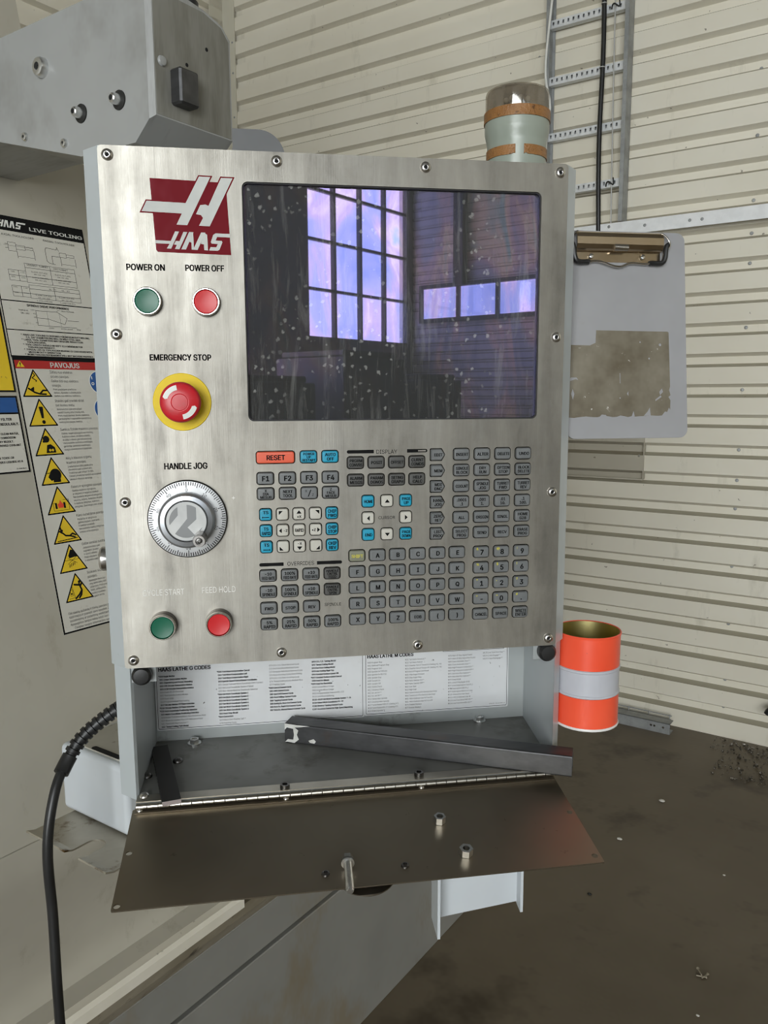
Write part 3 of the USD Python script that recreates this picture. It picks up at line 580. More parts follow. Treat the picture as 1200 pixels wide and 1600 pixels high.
sticker('header', rect(680, 401, 905, 414), 'sign_red', .0003, .0002, s2)
print_on(s2, 'title', [w_('PAVOJUS', 7.6, 737, 403.6, 788.5, bold=True)], 'print_white', .0007)
sticker('warning_mark', Polygon(mm((682, 403.4), (695, 403.4), (688.5, 412.6))), 'sign_yellow', .0004, .0003, s2)
sticker('exclamation', unary_union([rect(687.8, 406.4, 689.2, 410.2), rect(687.8, 404.4, 689.2, 405.6)]), 'print_black', .0006, .0003, s2)
def person(pts, w, head): return unary_union([LineString(mm(*q)).buffer(w / 2000, quad_segs=3) for q in pts] + [Point(head[0] / 1000, head[1] / 1000).buffer(head[2] / 1000, quad_segs=5)])
for k in range(8):
    u0 = 684.8 + k * .95; v0 = 359.0 - k * 44.72; uc, vc = u0 + 22.8, v0
    tri = Polygon(mm((u0, v0), (u0 + 45.8, v0), (u0 + 22.6, v0 + 40.2)))
    tp = sticker('warning_triangle', tri.buffer(.0008), 'print_black', .0003, .0002, s2)
    sticker('yellow_field', tri.buffer(-.0012), 'sign_yellow', .0005, .0002, s2)
    x = lambda *q: [(uc + a, vc + b) for a, b in q]
    if k == 0: ic = unary_union([person([x((-13, 12), (-4, 6), (4, 3.5)), x((-6, 8), (-5, 13)), x((4, 3.5), (10, 9), (17, 9)), x((4, 3.5), (14, 3.2))], 2.4, (uc - 7, vc + 11, 1.9)), L(*x((-2, 36), (1, 32), (-4, 28), (2, 24), (1, 22)), w=1.2)])
    elif k == 1: ic = unary_union([Polygon(mm(*x((-2.4, 28), (2.4, 28), (1.4, 12), (-.6, 12)))).buffer(.0008), Point((uc + 1) / 1000, (vc + 5.5) / 1000).buffer(.0028)])
    elif k == 2: ic = unary_union([Point((uc - 2) / 1000, (vc + 24) / 1000).buffer(.0052), rect(uc - 8, vc + 19, uc - 1, vc + 22), Polygon(mm(*x((-5, 3), (11, 3), (10, 11), (4, 16), (-2, 15)))).difference(unary_union([Point((uc + 1.6) / 1000, (vc + 7) / 1000).buffer(.0021), Point((uc + 6) / 1000, (vc + 7) / 1000).buffer(.0021)]))])
    elif k == 3: ic = unary_union([Point((uc + 2) / 1000, (vc + 14) / 1000).buffer(.0092), rect(uc - 3, vc + 2.6, uc + 9, vc + 10), Polygon(mm(*x((-7.5, 16), (-10.5, 11), (-6, 5), (0, 8)))), L(*x((-14, 16.5), (-6, 17.5)), w=1)])
    elif k == 4: ic = unary_union([rect(uc - 9, vc + 7, uc - 6, vc + 16), rect(uc + 5, vc + 7, uc + 8, vc + 16), L(*x((-12, 4), (14, 4), (14, 20), (5, 20)), w=.5), L(*x((-12, 4), (-12, 16), (-9, 16)), w=.5)])
    elif k == 5: ic = unary_union([person([x((-12, 18), (-6, 14), (-2, 10), (5, 9)), x((-8, 15), (-9, 23)), x((5, 9), (10, 12), (15, 9)), x((5, 9), (13, 6))], 2.3, (uc - 7.5, vc + 18, 2.1)), L(*x((-17, 2.8), (17, 4.6)), w=1.2)])
    elif k == 6: ic = unary_union([Polygon(mm(*x((-5, 24), (0, 33), (5, 31), (8, 24), (11, 21), (5, 21), (-4, 20)))), L(*x((-12, 17), (14, 17)), w=.5), L(*x((-8, 11), (8, 21)), w=.5), L(*x((8, 11), (-6, 20)), w=.5)] + [L(*x((-6 + 3 * j, 6 + j), (-5 + 3 * j, 11 + j)), w=.9) for j in range(4)])
    else: ic = unary_union([person([x((3, 24), (6, 14), (1, 8), (-6, 3)), x((6, 14), (4, 7), (0, 3)), x((4, 22), (-5, 24)), x((5, 21), (8, 25))], 2.6, (uc + 4, vc + 27, 2.2)), L(*x((-17, 4), (-7, 4), (-10, 24)), w=.5), bx(uc - 14, vc + 8, uc - 10, vc + 17), Point((uc - 12) / 1000, (vc + 11) / 1000).buffer(.0012)])
    sticker('pictogram', ic, 'print_black', .0007, .0002, s2)
    if k == 4: sticker('flame', Polygon(mm(*x((-4, 8), (4, 8), (5, 13), (2, 16), (0, 20), (-2, 15), (-5, 14)))), 'fire_red', .0008, .0002, s2)
TXT = [(('Žūties nuo elektros', 'srovės pavojus.', 'Galite žūti nuo elektros', 'smūgio.'), ('Prieš pradėdami priežiūros', 'darbus, išjunkite ir užblokuokite', 'stakles nuo elektros maitinimo.')),
       (('Staklės gali pradėti dirbti', 'bet kuriuo metu.'), ('Neišmokytas operatorius gali', 'sukelti traumą arba žmonių žūtį.', 'Prieš naudodamiesi šiomis staklėmis,', 'perskaitykite ir supraskite operatoriaus', 'vadovą bei saugos ženklus.')),
       (('Sunkios fizinės traumos pavojus.',), ('Staklės negali apsaugoti nuo toksinių,', 'Aušinimo rūkas, smulkios dalelės,', 'drožlės ir dūmai gali būti pavojingi.', 'Vadovaukitės aušinimo medžiagos', 'gamintojo pateiktais medžiagos', 'saugos duomenimis ir įspėjimais.')),
       (('Akių ir klausos organų', 'traumos pavojus.'), ('Į nešamąsias dalis patekusios', 'skeveldros gali sužaloti akis.', 'Triukšmas gali viršyti 70 dBA.', 'Dirbant privaloma naudoti apsauginius', 'akinius ir klausos apsaugą.')),
       (('Gaisro ir sprogimo pavojus.',), ('Staklės neskirtos sprogioms', 'ar degioms ir negali jų sulaikyti', 'Nenaudokite lengvai užsidegančių', 'skysčių, mišinių. Aušinimo skystis', 'ir mašinos šildymas, kaitinimo', 'įrenginiai. Gamintojas nėra atsakingas.')),
       (('Kūno sužalojimo pavojus.',), ('Paslydus ar pargriuvus', 'galima įsipjauti, susižaloti.', 'ir sunkiai susižeisti.', 'Nenaudokite staklių drėgnose', 'vietose ar be apsaugų.')),
       (('Galite sunkiai susižaloti.',), ('Judančios dalys gali', 'sugriebti ir įtraukti.', 'ir slysti į stakles', 'Prieš valydami, išjunkite', 'ir atjunkite stakles.')),
       (('Sunkaus sužalojimo', 'pavojus.'), ('Apsaugos durys turi', 'visą darbo laiką būti', 'uždarytos. Prieš pradėdami', 'dirbti, užfiksuokite', 'ruošinį ir įrankius.', 'saugiai ir tvirtai.'))]
ln = []
for k, (a, b) in enumerate(TXT):
    v = 394.5 - 44.6 * k
    for s in a: ln.append(w_(s, 3.9, 734.2, v, maxw=76, xs=.82)); v -= 6.9
    v += 1.2
    for s in b: ln.append(w_(s, 2.9, 735, v, maxw=80, xs=.80)); v -= 5.0
for j, s in enumerate(('Dėl staklių sužalotų ir žūvių, pavojus gali', 'tapti trapūs ir prarasti savo savybes. Įspėjimas', 'surūdinėjimą ar pažeidimą nedelsiant.', 'Apsauginius langus reikia keisti kas dveji metai.', '      Daugiau saugos informacijos operatoriaus vadove.')):
    ln.append(w_(s, 3.6, 691, 27 - 5.6 * j, xs=.8))
print_on(s2, 'lettering', ln, 'print_grey', .0006)
for (v, r, t) in ((381, 19, 0), (337, 19, 1)):
    ci = Point(.8205, v / 1000)
    sticker('mandatory_ring', ci.buffer(r / 1000), 'print_white', .0003, .0002, s2); sticker('mandatory_disc', ci.buffer((r - 1.2) / 1000), 'sign_blue', .0005, .0002, s2)
sticker('switch_mark', unary_union([rect(806.5, 386, 808, 391), Point(.8075, .379).buffer(.0025).difference(Point(.8075, .379).buffer(.0014))]), 'print_white', .0007, .0002, s2)
s3 = sticker('coolant_sticker', rect(520, 246.5, 673.5, 360), 'sticker_white', label='white and blue coolant notice sticker at the left edge')
sticker('border', unary_union([rect(520, 246.5, 673.5, 249), rect(671.2, 246.5, 673.5, 360), rect(520, 357.5, 673.5, 360), rect(520, 333, 673.5, 335.5)]), 'print_black', .0003, .0003, s3)
sticker('header', rect(520, 335.5, 671, 357.5), 'sign_blue', .0003, .0002, s3)
lw = [('CHECK COOLANT FILTER', 326.5, 4.6, 659), ('AND CLEAN REGULARLY.', 319.5, 4.6, 669), ('USE ONLY CLEAN WATER,', 305, 3.7, 666), ('PREVENT CORROSION', 299.2, 3.7, 660), ('DAMAGE MAY RESULT.', 293.6, 3.7, 656), ('ADD APPROVED COOLANT', 288, 3.7, 666.5), ('NEVER USE TOXIC OR', 270, 3.7, 652), ('FLAMMABLE LIQUIDS AS A', 264, 3.7, 664.5)]
def wright(s, h, xr, v, bold=True, xs=.95):
    a, f = words(s, h / 1000, 0, v / 1000, bold=bold, xs=xs); a = a.copy(); a[:, 0] += xr / 1000 - a[:, 0].max(); return a, f
print_on(s3, 'lettering', [wright(s, h * .78, xr, v - h * .8 + .9) for s, v, h, xr in lw] + [wright('29-0181 Rev A', 1.5, 668, 252, xs=1.)], 'print_black', .0006)
s4 = sticker('caution_sticker', rect(560, 365.5, 674, 492), 'sign_yellow', label='yellow sticker with black edge at the left of the photo')
sticker('border', unary_union([rect(671.6, 365.5, 674, 492), rect(560, 365.5, 674, 368)]), 'print_black', .0003, .0003, s4)
print_on(s4, 'lettering', [wright('AUTHORIZED PERSONNEL ONLY', 4.2, 655, 411, False)], 'print_black', .0006)

# ================================================================== PENDANT ARM
arm = thing('pendant_arm', 'heavy grey box-section arm that carries the control panel at top left', 'arm', 'B', (-.95, .68, 1.83))
poly = Polygon([(-.734, 1.853), (-.764, 1.828), (-.862, 1.829), (-1.031, 1.874), (-1.190, 1.874), (-1.190, 1.995), (-.76, 1.995), (-.734, 1.988)])
YLEN = [[1, 0, 0], [0, 0, 1], [0, -1, 0]]
body = mapped(ext(poly, .121), YLEN, (0, .741, 0))
# chamfer the far upper edge of the arm
import manifold3d as m3
def man(m): return m3.Manifold(m3.Mesh(np.asarray(m.vertices, np.float32), np.asarray(m.faces, np.uint32)))
def unman(M):
    q = M.to_mesh(); return trimesh.Trimesh(q.vert_properties[:, :3], q.tri_verts)
ARM_CUT = [(.7405, 1.966), (.728, 1.978), (.700, 1.9855), (.660, 1.990), (.66, 2.1), (.8, 2.1), (.8, 1.966)]
cut = mapped(ext(Polygon(ARM_CUT), 1.0), [[0, 1, 0], [0, 0, 1], [1, 0, 0]], (-1.5, 0, 0))
body.merge_vertices(); cut.merge_vertices()
bm = man(body) - man(cut)
edge_cut = m3.Manifold.cube((.0075, .0075, 1), True).rotate((0, 0, 45)).translate((-.734, .62, 1.9))
part(arm, 'beam', unman(bm - edge_cut), 'arm_grey', False)
part(arm, 'end_shade_plate', mapped(ext(Polygon([(.6265, 1.8545), (.7385, 1.8545), (.7385, 1.963), (.727, 1.975), (.700, 1.9825), (.6265, 1.9825)]), .0006), [[0, 1, 0], [0, 0, 1], [1, 0, 0]], (-.7342, 0, 0)), 'arm_oily_shaded', False, label='oil-stained end face of the arm')  # added skin that darkens the arm's end face, stains and shade together
def bolt(t, p, d, r, h, look='zinc', washer=0, name='bolt', sock=.45):
    d = np.asarray(d, float); p = np.asarray(p, float)
    w = part(t, name, lathe([(0, 0), (r, 0), (r, h * .55), (r * .85, h * .9), (r * .62, h), (sock * r, h), (sock * r, h * .55), (0, h * .5)], p, d, 24), look)
    if washer: part(w, 'washer', lathe([(r * .9, 0), (washer, 0), (washer, .0015), (r * .9, .0025)], p, d, 24), 'black_matte')
    part(w, 'socket', lathe([(0, 0), (sock * r * .98, 0)], p + d * h * .62, d, 6), 'hole_black', False)
    return w
bolt(arm, (-.928, .62, 1.941), (0, -1, 0), .0115, .009, sock=.4)
for s, z in ((-.858, 1.876), (-.788, 1.877)): bolt(arm, (s, .62, z), (0, -1, 0), .0062, .012, washer=.0105, sock=.5)
for s, z in ((-.973, 1.870), (-.893, 1.849)): bolt(arm, (s, .62, z), (0, -1, 0), .0052, .004, sock=.35)
part(arm, 'plug', screw_head((-.734, .636, 1.911), (1, 0, 0), .0058, .5, 18), 'arm_grey')
for l, z in ((.672, 1.918), (.703, 1.944)): part(arm, 'hole', lathe([(0, 0), (.0022, 0), (.0022, .0006), (0, .0006)], (-.734, l, z), (1, 0, 0), 10), 'hole_black')
part(arm, 'stop_block', box(-.736, -.718, .6475, .6755, 1.869, 1.907, .0022), 'mill_steel', False, label='worn bare metal stop block')
part(arm, 'knob', lathe([(0, 0), (.007, 0), (.007, .004), (.0092, .004), (.0092, .013), (.0080, .015), (0, .015)], (-.748, .694, 1.981), (0, 0, 1), 20), 'black_rubber')
part(arm, 'swivel_collar', cyl((-.80, .70, 1.79), (-.80, .70, 1.86), .030, 28), 'arm_grey')

# ================================================================== CONTROL PANEL
W, H = .480, .5285
cp = thing('control_console', 'stainless lathe control panel with dark screen, buttons and keypad', 'control panel', 'P', (.24, 0, -.69))
SCR = rrect(.1372, -.2680, .4510, -.0294, .006)
plate = rrect(0, -H, W, 0, .004).difference(SCR)
part(cp, 'front_plate', front(plate, .002, .0005), 'stainless', False, label='brushed stainless front plate with water stains')
part(cp, 'screen_reveal', front(SCR.difference(rrect(.1384, -.2668, .4498, -.0306, .005)), .006, .0065), 'black_matte', False)
part(cp, 'screen', box(.1375, .4507, .0045, .008, -.2677, -.0297), 'screen_glass', False, label='dark glossy screen with dried drops, mirroring a window')
out = [(0, 0), (W, 0), (W + .017, .020), (W + .017, .150), (-.017, .150), (-.017, .020)]
def casing(z0, z1, out): return mapped(ext(Polygon(out), z1 - z0), np.eye(3), (0, 0, z0))
body = casing(-H, 0, [(x, max(y, .001)) for x, y in out])
hole = box(.135, .453, -.01, .05, -.271, -.027)
body.merge_vertices()
part(cp, 'casing', unman(man(body) - man(hole)), 'casing', False, label='pale blue-grey painted steel casing')
part(cp, 'display_back', box(.134, .454, .045, .05, -.272, -.026), 'hole_black', False)
# tray box below
TF = .010                                                         # front plane of the tray's cheeks
zt0, zt1 = -.684, -.5305
left = [(.003, TF), (-.016, TF + .018), (-.016, .158), (.008, .158), (.008, .153), (.0055, .014)]
part(cp, 'tray_cheek', casing(zt0, zt1, left), 'casing', False)
right = [(.484, TF), (.4975, TF + .018), (.4985, .158), (.4965, .153), (.4855, .016)]
part(cp, 'tray_cheek', casing(zt0, zt1, right), 'casing', False)
part(cp, 'tray_back', box(.006, .498, .154, .160, zt0, zt1), 'tray_grey', False)
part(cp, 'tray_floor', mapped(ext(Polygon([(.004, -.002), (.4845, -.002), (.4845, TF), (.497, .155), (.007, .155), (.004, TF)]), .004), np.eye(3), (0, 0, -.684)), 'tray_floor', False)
for x, a in ((.016, 0), (.472, 1)):
    part(cp, 'rubber_stop', lathe([(0, 0), (.0095, 0), (.0105, .003), (.0105, .010), (.008, .013), (0, .014)], (x, .012, -.5385), (0, -1, 0), 22), 'black_rubber')
    part(cp, 'stop_bracket', box(x - .014, x + .014, .012, .014, -.549, -.5305), 'tray_grey', False)
def dome(p, d=(0, 0, 1), r=.0055, h=.0045, look='steel', name='tray_bolt', t=None):
    return part(t or cp, name, lathe([(0, 0), (r, 0), (r, h * .3), (r * .85, h * .7), (r * .5, h), (0, h)], p, d, 18), look)
dome((.0115, .009, -.680), r=.0055); dome((.0403, .091, -.680), r=.006, look='steel_dark'); dome((.0085, .057, -.680), r=.006, look='steel_dark')
for x, y in ((.0565, .140), (.4333, .148)): part(cp, 'tray_bolt', cat([lathe([(0, 0), (.0085, 0), (.0085, .0015), (0, .0015)], (x, y, -.680), (0, 0, 1), 20), lathe([(.0, 0), (.006, 0), (.006, .005), (.0035, .005), (.0035, .0035), (0, .0035)], (x, y, -.6785), (0, 0, 1), 6)]), 'zinc', False)
for x, y in ((.1659, .004), (.321, .008)): part(cp, 'tray_bolt', lathe([(0, 0), (.0055, 0), (.0055, .0045), (.003, .0045), (.003, .002), (0, .002)], (x, y, -.680), (0, 0, 1), 18), 'steel_dark')
# code chart on the tray's back wall
CY = .1535
cs = part(cp, 'code_chart', front(rrect(.0095, -.6655, .2768, -.545, .002), .0004, CY), 'code_paper', False, label='white chart of lathe G codes, spattered with dirt')
cs2 = part(cp, 'code_chart', front(rrect(.2768, -.6640, .4745, -.545, .002), .0004, CY), 'code_paper', False, label='white chart of lathe M codes')
def frame_poly(x0, z0, x1, z1, w): return rrect(x0, z0, x1, z1, .002).difference(rrect(x0 + w, z0 + w, x1 - w, z1 - w, .0016))
part(cs, 'frame', front(unary_union([frame_poly(.0112, -.6638, .2750, -.546, .0005)]), .0002, CY - .0004), 'print_black', False)
part(cs2, 'frame', front(frame_poly(.2788, -.6622, .4728, -.546, .0005), .0002, CY - .0004), 'print_black', False)
G1 = ['*G00 Rapid Motion', ' G01 Linear Interpolation Motion', ' G01 Chamfering and Corner Rounding', ' G02 CW Circular Interpolation Motion', ' G03 CCW Circular Interpolation Motion', '~G04 Dwell (P) (P=Seconds)', '~G05 Fine Spindle Control Motion', '~G09 Exact Stop', '~G10 Programmable Offset Setting', ' G17 Circular Motion XY Plane Selection', '*G18 Circular Motion ZX Plane Selection', '*G20 Inch Coordinate Positioning Selection', ' G21 Metric Coordinate Positioning Selection', '~G28 Return To Intermed/Mach Zero Reference Point', '~G29 Move to Location Thru G29 Reference Point', '~G31 Feed Until Skip Function**', ' G32 Thread Cutting Path Modal']
G2 = ['*G40 Tool Nose Compensation Cancel', ' G41 Tool Nose Compensation Left', ' G42 Tool Nose Compensation Right', ' G50 Spindle Speed Clamp/Global Coordinates', '~G51 Cancel Tool and Work Coordinate Shift (Yasnac)', '~G52 Set Local Coordinate System (Fanuc)', '~G53 Non-Modal Machine Coordinate Selection', '*G54 Set Work Coordinate System 1', ' G55 Set Work Coordinate System 2', ' G56 Set Work Coordinate System 3', ' G57 Set Work Coordinate System 4', ' G58 Set Work Coordinate System 5', ' G59 Set Work Coordinate System 6', ' G61 Exact Stop Modal', '*G64 Cancel G61', '~G65 Macro Sub-Routine Call**', '~G70 Finishing Cycle']
G3 = ['~G71 O.D. / I.D. Stock Removal Cycle', '~G72 End Face Stock Removal Cycle', '~G73 Irregular Path Stock Removal Cycle', '~G74 Face Grooving Cycle, Peck Drilling', '~G75 O.D. / I.D. Peck Grooving Cycle', '~G76 Thread Cutting Cycle, Multiple Pass', '~G77 Flatting Cycle', '*G80 Cancel Canned Cycle', ' G81 Drill Canned Cycle', ' G82 Spot Drill Canned Cycle', ' G83 Peck Drilling Canned Cycle', ' G84 Tapping Canned Cycle', ' G85 Boring In, Bore Out Canned Cycle', ' G86 Bore In, Rapid Out Canned Cycle', ' G87 Bore In, Manual Retract Canned Cycle']
G4 = [' G90 O.D. / I.D. Turning Modal', ' G92 Thread Cutting Modal', ' G94 End Face Cutting Modal', ' G95 Live Tooling Rigid Tap', ' G96 Constant Surface Speed ON', '*G97 Constant Surface Speed Cancel', ' G98 Feed Per Minute', '*G99 Feed Per Revolution', '~G100 Cancel Mirror Image', '~G101 Enable Mirror Image', '~G102 Programmable Output to RS-232', '~G103 Limit Block Buffering', ' G110-G129 Set Work Coordinate System 7-26', ' G154 Select Work Coordinates P1-99', ' G184 Reverse Tapping Canned Cycle', ' G187 Accuracy Control for High Speed Machining']
M1 = ['M00 Program Stop', 'M01 Optional Program Stop', 'M02 Program End', 'M03 Spindle On FWD (S)', 'M04 Spindle On REV (S)', 'M05 Spindle Stop', 'M08 Coolant On', 'M09 Coolant Off', 'M10 Clamp Chuck', 'M11 Unclamp Chuck', 'M12 Air Jet On**', 'M13 Air Jet Off**', 'M14 Clamp Main Spindle', 'M15 Unclamp Main Spindle', 'M17 Turret Rotate FWD (T) (Setting 97)', 'M18 Turret Rotate REV (T) (Setting 97)', 'M19 Orient Spindle**']
M2 = ['M21 Tail Stock Advance**', 'M22 Tail Stock Retract', 'M23 Chamfer Out of Thread On (Setting 95, 96)', 'M24 Chamfer Out of Thread Off (Setting 95, 96)', 'M30 End of Program and Reset', 'M31 Chip Auger Forward', 'M33 Chip Auger Stop', 'M36 Parts Catcher On**', 'M37 Parts Catcher Off**', 'M41 Low Gear', 'M42 High Gear', 'M43 Turret Unlock (For Service Use Only)', 'M44 Turret Lock (For Service Use Only)', 'M51-M54 Optional User M Turn On', 'M61-M64 Optional User M Turn Off', 'M76 Disable Displays', 'M77 Enable Displays']
M3_ = ['M78 Alarm If Skip Signal Found', 'M79 Alarm If Skip Signal Not Found', 'M85 Open Automatic Door**', 'M86 Close Automatic Door**', 'M88 High Pressure Coolant On**', 'M89 High Pressure Coolant Off**', 'M93 Start Axis Pos Capture**', 'M94 Stop Axis Pos Capture**', 'M95 Sleep Mode', 'M96 Jump If No Signal (P,Q)', 'M97 Local Subprogram Call (P,L)', 'M98 Subprogram Call (P,L)', 'M99 Subprogram Return or Loop', 'M109 Interactive User Input', 'M121-M126 Optional User M', 'M133 Live Tool Drive FWD (P)**', 'M134 Live Tool Drive REV (P)**']
M4 = ['M135 Live Tool Drive Stop**', 'M154 C Axis Engage**', 'M155 C Axis Disengage**']
def col(lines, x, z0, dz, h, wmax, xs=.78):
    dark, pale = [], []
    for k, s in enumerate(lines):
        p = s[0] in '~'; t = s.lstrip('~* '); b = not p and s[0] in ' *'
        (pale if p else dark).append(words(t, h, x, z0 - k * dz, bold=b, xs=xs, maxw=wmax))
        if s[0] == '*': dark.append(words('*', h, x - .0016, z0 - k * dz, bold=True))
    return dark, pale
dk, pl = [words('HAAS LATHE G CODES', .0049, .0140, -.5868, .0790, bold=True), words('MODAL', .0022, .0875, -.5800, .0985, bold=True), words('* DEFAULT', .0022, .1330, -.5800, .1500, bold=True), words('** OPTIONAL', .0022, .1590, -.5800, .1760)], [words('NON-MODAL', .0022, .1060, -.5800, .1250)]
for args in ((G1, .0152, -.5945, .00420, .0021, .071), (G2, .0880, -.5925, .00432, .0021, .068), (G3, .1530, -.5880, .00432, .0021, .064), (G4, .2080, -.5862, .00432, .0021, .0655)):
    a, b = col(*args); dk += a; pl += b
part(cs, 'lettering', flat2(merge2(dk), CY - .0007), 'print_black', False, kind='stuff'); part(cs, 'faded_lettering', flat2(merge2(pl), CY - .0007), 'print_grey', False, kind='stuff')
dk, pl = [words('HAAS LATHE M CODES', .0046, .2810, -.5848, .3430, bold=True)], []
for args in ((M1, .2815, -.5918, .00418, .0020, .047), (M2, .3318, -.5905, .00418, .0020, .056), (M3_, .3905, -.5885, .00418, .0020, .043), (M4, .4385, -.5870, .00418, .0020, .0325)):
    a, b = col(['~' + s for s in args[0]], *args[1:], xs=.8); pl += b
pl += [words('M codes are effective or cause an action at the end of the block.', .0019, .3880, -.5770, .4650), words('M code is allowed in each block.', .0019, .3880, -.5800, .4260), words('P/N 29-0116 REV D', .0014, .4480, -.6590, .4700)]
part(cs2, 'lettering', flat2(merge2(dk), CY - .0007), 'print_black', False, kind='stuff'); part(cs2, 'faded_lettering', flat2(merge2(pl), CY - .0007), 'print_grey', False, kind='stuff')
part(cs2, 'note_frame', front(rrect(.3830, -.5815, .4680, -.5735, .001).difference(rrect(.3834, -.5811, .4676, -.5739, .001)), .0002, CY - .0004), 'print_black', False)
# hinge and fold-down plate
kn = 40
for k in range(kn):
    x0 = .004 + k * .478 / kn
    part(cp, 'hinge_knuckle', cyl((x0 + .0004, -.0045, -.6845), (x0 + .478 / kn - .0004, -.0045, -.6845), .0027, 10), 'hinge_steel')
part(cp, 'hinge_leaf', box(.004, .482, -.003, .012, -.6805, -.6795), 'hinge_steel', False)
TH = math.radians(8.14)
PX, PY = np.array([1., 0, 0]), np.array([0, -math.cos(TH), -math.sin(TH)]); PN = np.array([0, -math.sin(TH), math.cos(TH)]); PO = np.array([.0006, -.0005, -.6895])
PM = np.stack([PX, -PY, PN])                                       # poly (x, -y) -> plate plane, thickness along the normal
def onplate(x, y, h=0.): return PO + PX * x + PY * y + PN * h
hp = [(.0052, .0699), (.0042, .1419), (.4752, .0678), (.4746, .1379)]
pp = sbox(-.0005, -.1480, .4810, 0).buffer(-.002).buffer(.002, quad_segs=4).difference(unary_union([Point(x, -y).buffer(.0032) for x, y in hp]))
part(cp, 'fold_down_plate', mapped(ext(pp, .0015), PM, PO - PN * .0015), 'plate_fold', False, label='brown-tinted stainless flap folded down in front of the tray')
part(cp, 'flap_leaf', mapped(ext(sbox(.002, -.009, .480, .004), .001), PM, PO + PN * .0002), 'plate_fold', False)
for x in (.0075, .166, .321): dome(onplate(x, .0035, .001), PN, .0036, .003, 'steel', 'hinge_screw')
for x, y in ((.1997, .1268), (.2793, .1261)): part(cp, 'flap_screw', lathe([(0, 0), (.0042, 0), (.0038, .0018), (.002, .0026), (.0018, .0012), (0, .0012)], onplate(x, y), PN, 18), 'steel_dark')
part(cp, 'latch_disc', lathe([(0, 0), (.0300, 0), (.0300, .0012), (0, .0012)], onplate(.2400, .1240, -.0075), PN, 40), 'steel', label='round latch disc under the flap')
part(cp, 'latch_post', cyl(onplate(.2400, .1240, -.0075), onplate(.2400, .1240, -.001), .006, 14), 'steel')
# channel under the tray
part(cp, 'support_bracket', cat([mapped(ext(Polygon([(.3510, -.70), (.4600, -.70), (.4600, -.8865), (.3510, -.8985)]), .003), FRONT, (0, .058, 0)), mapped(ext(Polygon([(.024, -.70), (.058, -.70), (.058, -.899), (.024, -.905)]), .0035), [[0, 1, 0], [0, 0, 1], [1, 0, 0]], (.3480, 0, 0)),
     mapped(ext(Polygon([(.040, -.70), (.058, -.70), (.058, -.889), (.040, -.892)]), .0035), [[0, 1, 0], [0, 0, 1], [1, 0, 0]], (.4590, 0, 0))]), 'casing_white', False, label='white painted steel channel below the flap')
part(cp, 'bracket_plate', box(.343, .467, .02, .150, -.702, -.686), 'casing_white', False)
# lower pendant box at the left (built in the building frame, moved into the panel frame)
def B2P(m):
    m = m.copy(); w = m.vertices @ rotz(YW).T; m.vertices = (w - P_TL) @ rotz(YP); return m
def b2p(p): return (np.asarray(p) @ rotz(YW).T - P_TL) @ rotz(YP)
lb = unman(m3.Manifold.batch_hull([m3.Manifold.sphere(.008, 20).translate(p) for p in ((-.921, .590, 1.011), (-.921, .590, 1.087), (-.921, .72, 1.011), (-.921, .72, 1.087), (-.800, .590, 1.011), (-.800, .590, 1.087), (-.800, .72, 1.011), (-.800, .72, 1.087))]))
part(cp, 'lower_box', B2P(lb), 'casing_white', 50, label='white painted box behind the tray at lower left')
part(cp, 'box_cover', B2P(box(-.918, -.80, .592, .715, 1.0945, 1.0965, .0005)), 'box_top', False, label='dusty top of the white box')
part(cp, 'box_slot', B2P(mapped(ext(LineString([(-.872, .5965), (-.822, .5965)]).buffer(.004), .001), np.eye(3), (0, 0, 1.0962))), 'hole_black', False)
hk = sbox(-.912, .530, -.752, .70).difference(unary_union([LineString([(-.818, .50), (-.818, .5505)]).buffer(.0135)]))
hook = ext(hk, .0022); hook = mapped(hook, np.eye(3), (0, 0, .9995))
lips = [mapped(ext(Polygon([(.530, .9995), (.530, 1.0017), (.519, 1.0055), (.5183, 1.0035)]), b - a), [[0, 1, 0], [0, 0, 1], [1, 0, 0]], (a, 0, 0)) for a, b in ((-.912, -.8315), (-.8045, -.752))]
part(cp, 'hook_plate', B2P(cat([hook] + lips)), 'hook_steel', False, label='dirty slotted steel hook plate under the white box')
# side knob, top bracket
part(cp, 'side_knob', lathe([(0, 0), (.0115, 0), (.0135, .004), (.0135, .011), (.0115, .0135), (0, .0135)], (-.0168, .060, -.4205), (-1, 0, 0), 28), 'steel')
rb = sbox(.1275, -.02, .156, .056).union(Point(.156, .026).buffer(.030)).union(sbox(.156, -.02, .186, .026))
part(cp, 'top_bracket', front(rb, .003, .118), 'bracket_grey', 40, label='grey bracket plate with a rounded corner above the casing')

# ---- plate screws
def socket_screw(x, z, r=.0056):
    s = part(cp, 'plate_screw', lathe([(r, 0), (r, .0012), (r * .86, .0024), (r * .58, .0031), (r * .44, .0031), (r * .42, .0012), (0, .0012)], (x, -.0015, z), (0, -1, 0), 22), 'steel')
    part(s, 'socket', lathe([(0, 0), (r * .40, 0)], (x, -.0029, z), (0, -1, 0), 6), 'hole_black', False)
for x, z in ((.0092, -.0091), (.1724, -.0091), (.3250, -.0091), (.4709, -.0091), (.0092, -.1800), (.4709, -.1800), (.0092, -.3500), (.4709, -.3500), (.0092, -.5195), (.1655, -.5195), (.3175, -.5195), (.4709, -.5195)): socket_screw(x, z)
